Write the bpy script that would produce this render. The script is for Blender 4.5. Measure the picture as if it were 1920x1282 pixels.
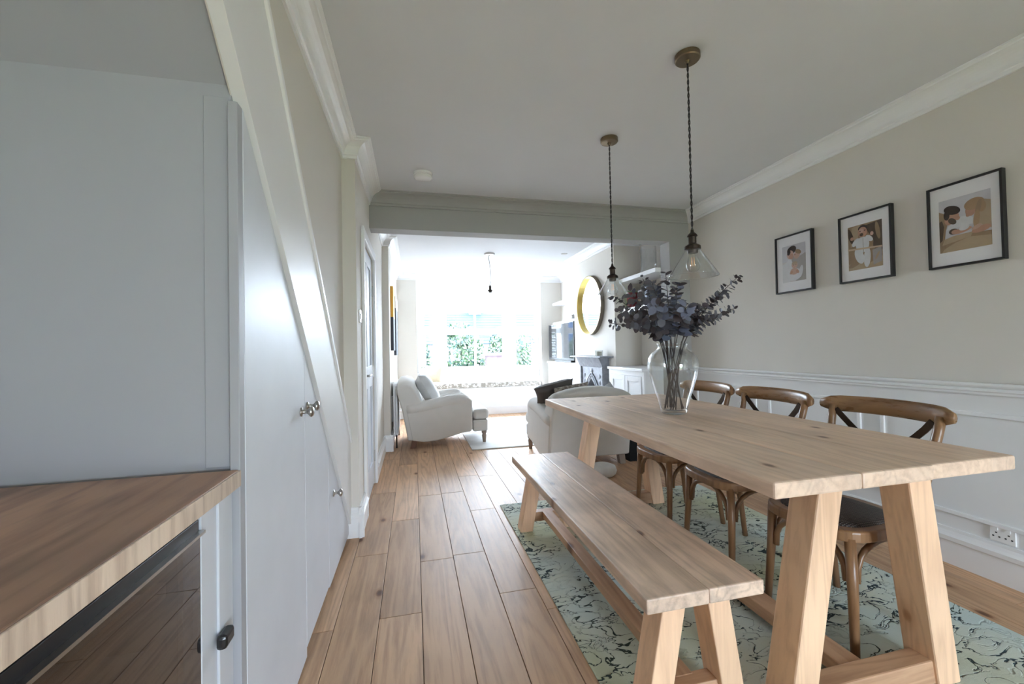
import bpy, math, random
from mathutils import Matrix, Vector
random.seed(7)
for o in list(bpy.data.objects): bpy.data.objects.remove(o)
S = bpy.context.scene
C = S.collection
PI = math.pi

# ------------------------------------------------------------------ camera
CAM_H = 1.175
YAW, PITCH, ROLL, FPX = 0.232312, 0.0174573, 0.0198867, 778.7
cam = bpy.data.objects.new('camera', bpy.data.cameras.new('camera'))
C.objects.link(cam); S.camera = cam
cam.data.sensor_width = 36; cam.data.lens = FPX * 36 / 1920
cam.data.clip_start = 0.02; cam.data.clip_end = 300
_f = Vector((math.sin(YAW)*math.cos(PITCH), math.cos(YAW)*math.cos(PITCH), math.sin(PITCH)))
_r = Vector((math.cos(YAW), -math.sin(YAW), 0)); _d = _f.cross(_r)
_r2 = math.cos(ROLL)*_r + math.sin(ROLL)*_d; _d2 = -math.sin(ROLL)*_r + math.cos(ROLL)*_d
cam.matrix_world = Matrix(((_r2.x, -_d2.x, -_f.x, 0), (_r2.y, -_d2.y, -_f.y, 0), (_r2.z, -_d2.z, -_f.z, CAM_H), (0, 0, 0, 1)))

# ------------------------------------------------------------------ sky, light, exposure
w = bpy.data.worlds.new('sky'); S.world = w; w.use_nodes = True
bg = w.node_tree.nodes['Background']
bg.inputs['Color'].default_value = (0.79, 0.91, 1.07, 1); bg.inputs['Strength'].default_value = 29

def portal(name, loc, rot, sx, sy):
    L = bpy.data.lights.new(name, 'AREA'); L.shape = 'RECTANGLE'; L.size = sx; L.size_y = sy
    L.cycles.is_portal = True
    o = bpy.data.objects.new(name, L); C.objects.link(o); o.location = loc; o.rotation_euler = rot
    return o
REAR_Y = -3.4
portal('bay_daylight_portal', (1.2, 8.32, 1.6), (-PI/2, 0, 0), 2.6, 1.8)
portal('rear_daylight_portal', (1.65, REAR_Y-0.12, .92), (PI/2, 0, 0), 1.1, 1.56)
vs = S.view_settings
vs.view_transform = 'Standard'; vs.look = 'None'; vs.gamma = 1; vs.use_curve_mapping = False
vs.exposure = 0.82
S.cycles.use_denoising = True
S.cycles.max_bounces = 12; S.cycles.diffuse_bounces = 7; S.cycles.glossy_bounces = 4
S.cycles.adaptive_threshold = 0.02
S.cycles.transparent_max_bounces = 24; S.cycles.transmission_bounces = 10
S.cycles.sample_clamp_indirect = 12
S.cycles.caustics_reflective = False; S.cycles.caustics_refractive = False

# ------------------------------------------------------------------ materials
def base(name):
    m = bpy.data.materials.new(name); m.use_nodes = True
    return m, m.node_tree, m.node_tree.nodes['Principled BSDF']
def N(t, kind, **kw):
    n = t.nodes.new(kind)
    for k, v in kw.items():
        if k in n.inputs: n.inputs[k].default_value = v
        else: setattr(n, k, v)
    return n
def ramp(t, stops):
    r = t.nodes.new('ShaderNodeValToRGB'); e = r.color_ramp.elements
    while len(e) < len(stops): e.new(0.5)
    for q, (p, c) in zip(e, stops): q.position = p; q.color = (*c, 1) if len(c) == 3 else c
    return r
def mixc(t, a, b, fac, mode='MIX'):
    m = t.nodes.new('ShaderNodeMix'); m.data_type = 'RGBA'; m.blend_type = mode
    for s, v in ((0, fac), (6, a), (7, b)):
        if hasattr(v, 'links'): t.links.new(v, m.inputs[s])
        else: m.inputs[s].default_value = v if s == 0 else (*v, 1)
    return m.outputs[2]
def plain(name, col, rough=0.5, metal=0.0, var=0.04, vscale=3.0, bump=0.0, bscale=60, spec=0.5, coat=0.0):
    m, t, b = base(name)
    tc = N(t, 'ShaderNodeTexCoord')
    n = N(t, 'ShaderNodeTexNoise', Scale=vscale, Detail=4.0); t.links.new(tc.outputs['Object'], n.inputs['Vector'])
    r = ramp(t, ((0.3, tuple(c*(1-var) for c in col)), (0.7, tuple(min(1, c*(1+var)) for c in col))))
    t.links.new(n.outputs['Fac'], r.inputs['Fac']); t.links.new(r.outputs['Color'], b.inputs['Base Color'])
    b.inputs['Roughness'].default_value = rough; b.inputs['Metallic'].default_value = metal
    b.inputs['Specular IOR Level'].default_value = spec; b.inputs['Coat Weight'].default_value = coat
    if bump:
        n2 = N(t, 'ShaderNodeTexNoise', Scale=bscale, Detail=3.0); t.links.new(tc.outputs['Object'], n2.inputs['Vector'])
        bp = N(t, 'ShaderNodeBump', Strength=bump, Distance=0.01); t.links.new(n2.outputs['Fac'], bp.inputs['Height'])
        t.links.new(bp.outputs['Normal'], b.inputs['Normal'])
    return m
def wood(name, light, dark, axis='y', rough=0.5, tint=0.12, knots=True, stain=0.35, stretch=14, fine=1.0, bump=0.12, spec=0.5, knot_scale=4.0, grey=0.0, ks=1.0):
    m, t, b = base(name); L = t.links.new
    tc = N(t, 'ShaderNodeTexCoord'); oi = N(t, 'ShaderNodeObjectInfo')
    off = N(t, 'ShaderNodeVectorMath', operation='MULTIPLY'); off.inputs[1].default_value = (37, 91, 53)
    cb = N(t, 'ShaderNodeCombineXYZ')
    for i in range(3): L(oi.outputs['Random'], cb.inputs[i])
    L(cb.outputs[0], off.inputs[0])
    ad = N(t, 'ShaderNodeVectorMath', operation='ADD'); L(tc.outputs['Object'], ad.inputs[0]); L(off.outputs[0], ad.inputs[1])
    sc = {'x': (1, stretch, stretch), 'y': (stretch, 1, stretch), 'z': (stretch, stretch, 1)}[axis]
    mp = N(t, 'ShaderNodeMapping'); mp.inputs['Scale'].default_value = sc; L(ad.outputs[0], mp.inputs['Vector'])
    # cathedral grain: noise warped rings
    n1 = N(t, 'ShaderNodeTexNoise', Scale=0.55*fine, Detail=2.0, Distortion=0.6); L(mp.outputs[0], n1.inputs['Vector'])
    mu = N(t, 'ShaderNodeMath', operation='MULTIPLY'); mu.inputs[1].default_value = 16; L(n1.outputs['Fac'], mu.inputs[0])
    fr = N(t, 'ShaderNodeMath', operation='PINGPONG'); fr.inputs[1].default_value = 1.0; L(mu.outputs[0], fr.inputs[0])
    n2 = N(t, 'ShaderNodeTexNoise', Scale=6*fine, Detail=6.0, Roughness=0.65); L(mp.outputs[0], n2.inputs['Vector'])
    a = N(t, 'ShaderNodeMath', operation='MULTIPLY_ADD'); a.inputs[1].default_value = 0.32; L(fr.outputs[0], a.inputs[0]); 
    s2 = N(t, 'ShaderNodeMath', operation='MULTIPLY'); s2.inputs[1].default_value = 0.75; L(n2.outputs['Fac'], s2.inputs[0]); L(s2.outputs[0], a.inputs[2])
    r = ramp(t, ((0.22, dark), (0.62, light))); L(a.outputs[0], r.inputs['Fac'])
    col = r.outputs['Color']
    n3 = N(t, 'ShaderNodeTexNoise', Scale=2.2, Detail=3.0); L(ad.outputs[0], n3.inputs['Vector'])
    r3 = ramp(t, ((0.35, (1-stain,)*3), (0.62, (1, 1, 1)))); L(n3.outputs['Fac'], r3.inputs['Fac'])
    col = mixc(t, col, r3.outputs['Color'], 1.0, 'MULTIPLY')
    if grey:            # weathered grey-brown patches in the timber
        mg = N(t, 'ShaderNodeMapping'); mg.inputs['Scale'].default_value = {'x': (1, 3, 3), 'y': (3, 1, 3), 'z': (3, 3, 1)}[axis]; L(ad.outputs[0], mg.inputs['Vector'])
        n4 = N(t, 'ShaderNodeTexNoise', Scale=1.7, Detail=5.0, Roughness=.7); L(mg.outputs[0], n4.inputs['Vector'])
        r4 = ramp(t, ((.48, (0, 0, 0)), (.68, (grey,)*3))); L(n4.outputs['Fac'], r4.inputs['Fac'])
        col = mixc(t, col, tuple(.5*(x_+.36)*.78 for x_ in dark), r4.outputs['Color'])
    if knots:
        mk = N(t, 'ShaderNodeMapping'); mk.inputs['Scale'].default_value = {'x': (.55, 1, 1), 'y': (1, .55, 1), 'z': (1, 1, .55)}[axis]
        L(ad.outputs[0], mk.inputs['Vector'])
        v = N(t, 'ShaderNodeTexVoronoi', Scale=knot_scale, Randomness=1.0, voronoi_dimensions='2D' if axis == 'y' else '3D'); L(mk.outputs[0], v.inputs['Vector'])
        rk = ramp(t, ((0.03*ks, (0.16, 0.08, 0.05)), (0.06*ks, (0.5, 0.36, 0.27)), (0.075*ks, (.82, .75, .7)), (0.13*ks, (1, 1, 1)))); L(v.outputs['Distance'], rk.inputs['Fac'])
        col = mixc(t, col, rk.outputs['Color'], 0.85, 'MULTIPLY')
    hv = N(t, 'ShaderNodeMath', operation='MULTIPLY_ADD'); hv.inputs[1].default_value = 2*tint; hv.inputs[2].default_value = 1-tint
    L(oi.outputs['Random'], hv.inputs[0])
    col = mixc(t, col, hv.outputs[0], 1.0, 'MULTIPLY')
    L(col, b.inputs['Base Color'])
    b.inputs['Specular IOR Level'].default_value = spec
    rr = N(t, 'ShaderNodeMath', operation='MULTIPLY_ADD'); rr.inputs[1].default_value = 0.18; rr.inputs[2].default_value = rough-0.08
    L(n2.outputs['Fac'], rr.inputs[0]); L(rr.outputs[0], b.inputs['Roughness'])
    bp = N(t, 'ShaderNodeBump', Strength=bump, Distance=0.004); L(a.outputs[0], bp.inputs['Height']); L(bp.outputs['Normal'], b.inputs['Normal'])
    return m
def thin_glass(name, tint=(1, 1, 1), ior=1.45, rough=0.0, boost=1.0):
    m = bpy.data.materials.new(name); m.use_nodes = True; t = m.node_tree; t.nodes.clear()
    o = N(t, 'ShaderNodeOutputMaterial'); mx = N(t, 'ShaderNodeMixShader')
    fr = N(t, 'ShaderNodeFresnel', IOR=ior); ge = N(t, 'ShaderNodeNewGeometry')
    mi = N(t, 'ShaderNodeMapRange'); mi.inputs[3].default_value = ior; mi.inputs[4].default_value = 1/ior   # same reflectance on both sides of a thin wall
    t.links.new(ge.outputs['Backfacing'], mi.inputs[0]); t.links.new(mi.outputs[0], fr.inputs['IOR']); tr = N(t, 'ShaderNodeBsdfTransparent'); tr.inputs['Color'].default_value = (*tint, 1)
    g = N(t, 'ShaderNodeBsdfGlossy', Roughness=rough)
    mu = N(t, 'ShaderNodeMath', operation='MULTIPLY', use_clamp=True); mu.inputs[1].default_value = boost
    t.links.new(fr.outputs[0], mu.inputs[0]); t.links.new(mu.outputs[0], mx.inputs[0])
    t.links.new(tr.outputs[0], mx.inputs[1]); t.links.new(g.outputs[0], mx.inputs[2]); t.links.new(mx.outputs[0], o.inputs['Surface'])
    return m
def fabric(name, col, scale=220, bump=0.25, var=0.08, rough=0.95):
    m = plain(name, col, rough, var=var, vscale=9, bump=bump, bscale=scale, spec=0.2)
    m.node_tree.nodes['Principled BSDF'].inputs['Sheen Weight'].default_value = 0.2
    return m
def emit_mat(name, col, st):
    m = bpy.data.materials.new(name); m.use_nodes = True; t = m.node_tree; b = t.nodes['Principled BSDF']
    b.inputs['Base Color'].default_value = (*col, 1); b.inputs['Emission Color'].default_value = (*col, 1); b.inputs['Emission Strength'].default_value = st
    return m

M = {}
M['white_wall'] = plain('white_wall_paint', (.80, .80, .80), .55, var=.015, bump=.05, bscale=25)
M['recess'] = plain('painted_recess_shade', (.40, .41, .44), .5, var=.015, bump=.05, bscale=25)  # dimness of the under-stair recess is put into this blue-grey colour
M['ceiling'] = plain('ceiling_paint', (.70, .71, .735), .8, var=.012)
M['beige'] = plain('beige_wall_paint', (.69, .655, .60), .7, var=.025, vscale=1.4, bump=.04, bscale=18)
M['beam'] = plain('painted_beam_shade', (.39, .385, .375), .7, var=.012)  # shade on the beam and its cornice is painted in as grey
M['trim'] = plain('white_trim_gloss', (.86, .865, .875), .32, var=.012)
M['door_white'] = plain('white_joinery_satin', (.66, .69, .745), .42, var=.03, vscale=5, bump=.10, bscale=14)
M['panel_white'] = plain('white_panel_paint', (.80, .80, .80), .38, var=.015)
M['oak_floor'] = wood('oak_plank', (.62, .395, .24), (.40, .245, .15), 'y', grey=.25, rough=.46, tint=.17, stain=.12, knot_scale=1.7, ks=.42, bump=.08, spec=.2)
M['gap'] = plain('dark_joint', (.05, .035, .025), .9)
M['table_top'] = wood('aged_pine_top', (.94, .71, .54), (.73, .52, .375), 'y', rough=.42, tint=.06, stain=.16, grey=.35, knot_scale=2.6, ks=.5)
M['bench_top'] = wood('aged_pine_bench_top', (.88, .67, .52), (.58, .42, .31), 'y', grey=.6, rough=.42, tint=.08, stain=.32, knot_scale=2.8, ks=.55, bump=.3)
M['pine_z'] = wood('pine_leg', (.94, .64, .42), (.76, .49, .31), 'z', rough=.5, tint=.08, stain=.15, knot_scale=3.2)
M['pine_y'] = wood('pine_rail', (.60, .37, .225), (.42, .24, .14), 'y', rough=.5, tint=.08, stain=.2, knot_scale=3.2)
M['pine_x'] = wood('pine_cross_rail', (.60, .37, .225), (.42, .24, .14), 'x', rough=.5, tint=.08, stain=.2, knot_scale=3.2)
M['chair_wood'] = wood('bentwood_brown', (.30, .165, .08), (.16, .08, .038), 'z', rough=.32, tint=.06, knots=False, stain=.2, stretch=8)
M['chair_rail'] = wood('bentwood_rail', (.36, .205, .10), (.20, .105, .05), 'y', rough=.28, tint=.06, knots=False, stain=.3, stretch=8)
M['worktop'] = wood('walnut_worktop', (.56, .325, .21), (.31, .165, .10), 'y', rough=.42, tint=.05, knots=False, stain=.4, stretch=9)
M['worktop_edge'] = wood('sawn_worktop_edge', (.85, .68, .54), (.55, .40, .3), 'z', rough=.7, tint=.05, knots=False, stain=.25, stretch=16, bump=.5)
M['brass'] = plain('antique_brass', (.23, .175, .11), .33, 1.0, var=.1)
M['bronze'] = plain('dark_bronze', (.075, .06, .05), .35, 1.0, var=.15)
M['nickel'] = plain('brushed_nickel', (.5, .48, .45), .3, 1.0)
M['bronze_frame'] = plain('bronze_rim', (.20, .17, .13), .4, .8)
M['gold'] = plain('gold_frame', (.72, .55, .18), .3, 1.0)
M['black'] = plain('black_plastic', (.012, .012, .014), .3)
M['black_matt'] = plain('black_frame', (.014, .013, .013), .5)
M['iron'] = plain('cast_iron', (.24, .25, .28), .5, .15, var=.2, vscale=20)
M['soot'] = plain('soot', (.008, .008, .008), .95)
M['linen'] = fabric('linen', (.62, .60, .565), var=.02, bump=.12)
M['cushion_grey'] = fabric('grey_cushion_cloth', (.40, .40, .40))
M['cushion_light'] = fabric('light_grey_cushion_cloth', (.58, .58, .57))
M['charcoal'] = fabric('charcoal_cloth', (.10, .09, .085))
M['cream'] = fabric('cream_cloth', (.72, .62, .44), scale=70, bump=.6)
M['white_cloth'] = fabric('white_cloth', (.74, .74, .73))
M['leg_dark'] = plain('stained_leg', (.16, .075, .045), .35)
M['leg_grey'] = plain('limed_leg', (.26, .20, .155), .5)
M['clear_glass'] = thin_glass('clear_glass', (.97, .98, .98), 1.6, boost=1.5)
M['window_glass'] = thin_glass('window_glass', (.98, .99, .99), 1.3)
M['cooler_glass'] = thin_glass('smoked_glass', (.42, .40, .40), 3.0)
M['picture_glass'] = thin_glass('picture_glass', (1, 1, 1), 1.28)
M['mirror'] = plain('mirror_silver', (.95, .95, .95), .01, 1.0, var=0)
M['screen'] = plain('tv_screen', (.01, .011, .013), .06, spec=.9)
M['paper'] = plain('mount_board', (.90, .90, .92), .8, var=.005)
M['leafA'] = plain('eucalyptus_slate', (.11, .11, .13), .5, var=.25, vscale=20)
M['leafB'] = plain('eucalyptus_blue', (.15, .165, .23), .5, var=.25, vscale=20)
M['leafC'] = plain('eucalyptus_plum', (.085, .07, .075), .5, var=.25, vscale=20)
M['stem'] = plain('eucalyptus_stem', (.06, .048, .042), .6)
M['filament'] = emit_mat('warm_filament', (1, .5, .2), .25)
M['candle'] = plain('candle_wax', (.72, .68, .55), .6)
M['books_red'] = plain('book_red', (.28, .05, .06), .6)
M['books_green'] = plain('book_green', (.25, .36, .2), .6)
M['pink'] = plain('pink_pot', (.62, .33, .26), .5)
M['socket'] = plain('socket_white', (.86, .86, .86), .25)

def speckle(name, c1, c2, scale):
    m, t, b = base(name); tc = N(t, 'ShaderNodeTexCoord')
    n = N(t, 'ShaderNodeTexNoise', Scale=scale, Detail=2.0, Roughness=.6); t.links.new(tc.outputs['Object'], n.inputs['Vector'])
    r = ramp(t, ((.47, c1), (.55, c2))); t.links.new(n.outputs['Fac'], r.inputs['Fac']); t.links.new(r.outputs['Color'], b.inputs['Base Color'])
    b.inputs['Roughness'].default_value = .95; return m
M['seat_pattern'] = speckle('leaf_print_cloth', (.42, .39, .34), (.8, .78, .74), 26)
M['pattern_cloth'] = speckle('patterned_cloth', (.22, .19, .16), (.42, .38, .33), 40)
def weave():
    m, t, b = base('woven_rattan'); tc = N(t, 'ShaderNodeTexCoord')
    wv = N(t, 'ShaderNodeTexWave', Scale=34.0, Distortion=1.5, Detail=2.0); wv.bands_direction = 'X'
    w2 = N(t, 'ShaderNodeTexWave', Scale=34.0, Distortion=1.5, Detail=2.0); w2.bands_direction = 'Y'
    for q in (wv, w2): t.links.new(tc.outputs['Object'], q.inputs['Vector'])
    mu = N(t, 'ShaderNodeMath', operation='MULTIPLY'); t.links.new(wv.outputs['Fac'], mu.inputs[0]); t.links.new(w2.outputs['Fac'], mu.inputs[1])
    r = ramp(t, ((.1, (.028, .022, .02)), (.7, (.15, .125, .11)))); t.links.new(mu.outputs[0], r.inputs['Fac']); t.links.new(r.outputs['Color'], b.inputs['Base Color'])
    bp = N(t, 'ShaderNodeBump', Strength=.8, Distance=.004); t.links.new(mu.outputs[0], bp.inputs['Height']); t.links.new(bp.outputs['Normal'], b.inputs['Normal'])
    b.inputs['Roughness'].default_value = .55; return m
M['rattan'] = weave()
def rug_mat():
    m, t, b = base('carved_green_rug'); L = t.links.new
    tc = N(t, 'ShaderNodeTexCoord')
    n0 = N(t, 'ShaderNodeTexNoise', Scale=1.6, Detail=3.0); L(tc.outputs['Object'], n0.inputs['Vector'])
    r0 = ramp(t, ((.35, (.60, .65, .48)), (.5, (.66, .71, .62)), (.65, (.60, .71, .70)))); L(n0.outputs['Fac'], r0.inputs['Fac'])
    mp = N(t, 'ShaderNodeMapping'); mp.inputs['Scale'].default_value = (1, 1.7, 1); L(tc.outputs['Object'], mp.inputs['Vector'])
    n1 = N(t, 'ShaderNodeTexNoise', Scale=9.0, Detail=3.0, Roughness=.55, Distortion=.8); L(mp.outputs[0], n1.inputs['Vector'])
    s = N(t, 'ShaderNodeMath', operation='SUBTRACT'); s.inputs[1].default_value = .5; L(n1.outputs['Fac'], s.inputs[0])
    ab = N(t, 'ShaderNodeMath', operation='ABSOLUTE'); L(s.outputs[0], ab.inputs[0])
    n2 = N(t, 'ShaderNodeTexNoise', Scale=5.0, Detail=2.0); L(tc.outputs['Object'], n2.inputs['Vector'])
    th = N(t, 'ShaderNodeMapRange'); th.inputs[1].default_value = .42; th.inputs[2].default_value = .62; th.inputs[3].default_value = 0; th.inputs[4].default_value = .026
    L(n2.outputs['Fac'], th.inputs[0])
    lt = N(t, 'ShaderNodeMath', operation='LESS_THAN'); L(ab.outputs[0], lt.inputs[0]); L(th.outputs[0], lt.inputs[1])
    n3 = N(t, 'ShaderNodeTexNoise', Scale=2.0, Detail=2.0); L(tc.outputs['Object'], n3.inputs['Vector'])
    rl = ramp(t, ((.4, (.06, .08, .06)), (.6, (.07, .10, .11)))); L(n3.outputs['Fac'], rl.inputs['Fac'])
    col = mixc(t, r0.outputs['Color'], rl.outputs['Color'], lt.outputs[0]); L(col, b.inputs['Base Color'])
    sm = N(t, 'ShaderNodeMapRange'); sm.inputs[1].default_value = 0; sm.inputs[2].default_value = .035; L(ab.outputs[0], sm.inputs[0])
    fz = N(t, 'ShaderNodeTexNoise', Scale=300.0); L(tc.outputs['Object'], fz.inputs['Vector'])
    fm = N(t, 'ShaderNodeMath', operation='MULTIPLY_ADD'); fm.inputs[1].default_value = .2; L(fz.outputs['Fac'], fm.inputs[0]); L(sm.outputs[0], fm.inputs[2])
    bp = N(t, 'ShaderNodeBump', Strength=.7, Distance=.01); L(fm.outputs[0], bp.inputs['Height']); L(bp.outputs['Normal'], b.inputs['Normal'])
    b.inputs['Roughness'].default_value = 1; b.inputs['Specular IOR Level'].default_value = .1
    return m
M['rug'] = rug_mat()

# ------------------------------------------------------------------ mesh builder
class MB:
    def __init__(s): s.v = []; s.f = []; s.m = []; s.cur = 0
    def add(s, vs, fs):
        n = len(s.v); s.v += [tuple(p) for p in vs]; s.f += [tuple(i+n for i in f) for f in fs]; s.m += [s.cur]*len(fs); return s
    def box(s, x0, x1, y0, y1, z0, z1):
        return s.add([(x, y, z) for z in (z0, z1) for y in (y0, y1) for x in (x0, x1)],
                     [(0, 2, 3, 1), (4, 5, 7, 6), (0, 1, 5, 4), (2, 6, 7, 3), (0, 4, 6, 2), (1, 3, 7, 5)])
    def hexa(s, bot, top):           # two quads, same winding (counter-clockwise from above)
        return s.add(list(bot)+list(top), [(3, 2, 1, 0), (4, 5, 6, 7)]+[(i, (i+1) % 4, 4+(i+1) % 4, 4+i) for i in range(4)])
    def prism(s, poly, axis, a, b):  # poly in the two other axes (x,y,z order)
        n = len(poly)
        def P(u, v, q): return {'x': (q, u, v), 'y': (u, q, v), 'z': (u, v, q)}[axis]
        return s.add([P(u, v, a) for u, v in poly]+[P(u, v, b) for u, v in poly],
                     [tuple(range(n))[::-1], tuple(range(n, 2*n))]+[(i, (i+1) % n, n+(i+1) % n, n+i) for i in range(n)])
    def tube(s, pts, r, n=8, cap=True, sx=1.0):
        pts = [Vector(p) for p in pts]; R = r if hasattr(r, '__len__') else [r]*len(pts)
        vs = []; up = None
        for i, p in enumerate(pts):
            t = (pts[min(i+1, len(pts)-1)]-pts[max(i-1, 0)]).normalized()
            if up is None:
                up = Vector((0, 0, 1)) if abs(t.z) < .9 else Vector((1, 0, 0))
            a = t.cross(up).normalized(); b = a.cross(t).normalized(); up = b
            for k in range(n):
                q = 2*PI*k/n; vs.append(p+R[i]*(math.cos(q)*a*sx+math.sin(q)*b))
        fs = [(i*n+k, i*n+(k+1) % n, (i+1)*n+(k+1) % n, (i+1)*n+k) for i in range(len(pts)-1) for k in range(n)]
        if cap: fs += [tuple(range(n))[::-1], tuple(range((len(pts)-1)*n, len(pts)*n))]
        return s.add(vs, fs)
    def lathe(s, prof, c=(0, 0, 0), n=24, axis='z', close=False):
        vs = []
        for r, z in prof:
            for k in range(n):
                q = 2*PI*k/n; x, y = r*math.cos(q), r*math.sin(q)
                p = {'z': (x, y, z), 'x': (z, x, y), 'y': (x, z, y)}[axis]
                vs.append((c[0]+p[0], c[1]+p[1], c[2]+p[2]))
        m = len(prof); rows = m if close else m-1
        fs = [(i*n+k, i*n+(k+1) % n, ((i+1) % m)*n+(k+1) % n, ((i+1) % m)*n+k) for i in range(rows) for k in range(n)]
        return s.add(vs, fs)
    def disc(s, r, z, c=(0, 0, 0), n=24, axis='z'):
        return s.add([(c[0]+(r*math.cos(2*PI*k/n) if axis == 'z' else z), c[1]+(r*math.sin(2*PI*k/n) if axis == 'z' else r*math.cos(2*PI*k/n)),
                       c[2]+(z if axis == 'z' else r*math.sin(2*PI*k/n))) for k in range(n)], [tuple(range(n))])
    def grid(s, fn, nu, nv, loop_u=False):
        vs = [fn(u/(nu if loop_u else nu-1), v/(nv-1)) for v in range(nv) for u in range(nu)]
        return s.add(vs, [(v*nu+u, v*nu+(u+1) % nu, (v+1)*nu+(u+1) % nu, (v+1)*nu+u) for v in range(nv-1) for u in range(nu if loop_u else nu-1)])
    def mesh(s, name, mats, o=(0, 0, 0), smooth=False):
        me = bpy.data.meshes.new(name); me.from_pydata([(x-o[0], y-o[1], z-o[2]) for x, y, z in s.v], [], s.f)
        for m in (mats if isinstance(mats, (list, tuple)) else [mats]): me.materials.append(m)
        me.polygons.foreach_set('material_index', s.m)
        if smooth: me.polygons.foreach_set('use_smooth', [True]*len(s.f))
        me.update()
        import bmesh
        bm = bmesh.new(); bm.from_mesh(me); bmesh.ops.recalc_face_normals(bm, faces=bm.faces); bm.to_mesh(me); bm.free()
        return me
def fin(o, bevel, smooth, sub=0):
    if sub:
        d = o.modifiers.new('subdivision', 'SUBSURF'); d.levels = sub; d.render_levels = sub
    if bevel:
        d = o.modifiers.new('bevel', 'BEVEL'); d.width = bevel; d.segments = 2; d.limit_method = 'ANGLE'; d.angle_limit = .7
        if smooth is None: o.data.polygons.foreach_set('use_smooth', [True]*len(o.data.polygons)); d.harden_normals = True
def part(name, mb, mat, parent, bevel=0, smooth=False, sub=0):
    o = bpy.data.objects.new(name, mb.mesh(name, mat, parent.location, bool(smooth))); C.objects.link(o); o.parent = parent
    fin(o, bevel, smooth, sub); return o
def sub_part(name, mb, mat, parent, root, bevel=0, smooth=False, sub=0):
    o = bpy.data.objects.new(name, mb.mesh(name, mat, root.location, bool(smooth))); C.objects.link(o); o.parent = parent
    fin(o, bevel, smooth, sub); return o
def tag(o, label, cat, group=None, kind=None):
    o['label'] = label; o['category'] = cat
    if group: o['group'] = group
    if kind: o['kind'] = kind
    return o
def thing(name, label, cat, loc=(0, 0, 0), group=None, kind=None):
    o = bpy.data.objects.new(name, None); C.objects.link(o); o.location = loc; o.empty_display_size = .1
    return tag(o, label, cat, group, kind)
def solo(name, mb, mat, label, cat, group=None, kind=None, bevel=0, smooth=False, sub=0):
    xs = [p[0] for p in mb.v]; ys = [p[1] for p in mb.v]; zs = [p[2] for p in mb.v]
    loc = ((min(xs)+max(xs))/2, (min(ys)+max(ys))/2, min(zs))
    o = bpy.data.objects.new(name, mb.mesh(name, mat, loc, bool(smooth))); C.objects.link(o); o.location = loc
    fin(o, bevel, smooth, sub)
    return tag(o, label, cat, group, kind)
def struct(name, mb, mat, label, cat='wall', bevel=0, smooth=False):
    return solo(name, mb, mat, label, cat, None, 'structure', bevel, smooth)
def dup(root, label=None):
    r = root.copy(); C.objects.link(r)
    if label: r['label'] = label
    for ch in list(root.children):
        c = ch.copy(); C.objects.link(c); c.parent = r
        for g in list(ch.children):
            d = g.copy(); C.objects.link(d); d.parent = c
    return r
def bez(p0, p1, p2, p3, n=10):
    P = [Vector(p) for p in (p0, p1, p2, p3)]
    return [((1-t)**3)*P[0]+3*t*(1-t)**2*P[1]+3*t*t*(1-t)*P[2]+t**3*P[3] for t in (i/n for i in range(n+1))]

# ================================================================== STRUCTURE
CEIL = 2.53
WR = 2.755                      # right wall
WS, WP, WD = -.437, -.354, -.28  # stair wall, door wall, far left wall
Y_PIL, Y_B0, Y_B1, Y_NIB, Y_END = 2.83, 3.70, 3.86, 5.12, 7.50
XC, YC0, YC1 = 2.40, 4.65, 5.96  # chimney breast

# --- floor: a base slab with separate oak planks
fl = struct('floor', MB().box(-1.35, WR+.05, REAR_Y-.1, 7.6, -.06, -.012), M['gap'], 'oak plank floor running from the dining area to the bay window', 'floor')
PW = .1835; X0 = -.350-5*PW
known = {-1: [1.913], 0: [2.553, 3.632], 1: [1.939, 3.016], 2: [2.398, 3.474], 3: [2.424, 3.489], 4: [1.987, 3.056, 3.907], 5: [1.812, 3.86]}
rnd = random.Random(3)
for i in range(0, 23):
    xa = X0+i*PW; xb = min(xa+PW, WR+.05); col = i-5
    if xa < -1.35: xa = -1.35
    k = known.get(col)
    if k is None:
        k = [rnd.uniform(.3, 1.9)]
    ends = list(k)
    while ends[0] > REAR_Y-.1: ends.insert(0, ends[0]-rnd.choice((1.2, 1.5, 1.8)))
    while ends[-1] < 7.6: ends.append(ends[-1]+rnd.choice((1.1, 1.45, 1.8)))
    for a, b in zip(ends[:-1], ends[1:]):
        a = max(a, REAR_Y-.1); b = min(b, 7.6)
        if b-a < .05 : continue
        p = part('floor_plank', MB().box(xa+.0012, xb-.0012, a+.0012, b-.0012, -.012, 0), M['oak_floor'], fl, bevel=.0016)

# --- ceiling
struct('ceiling', MB().box(-1.35, WR+.1, REAR_Y-.1, 8.3, CEIL, CEIL+.1), M['ceiling'], 'flat white painted ceiling over dining and living areas', 'ceiling')

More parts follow.
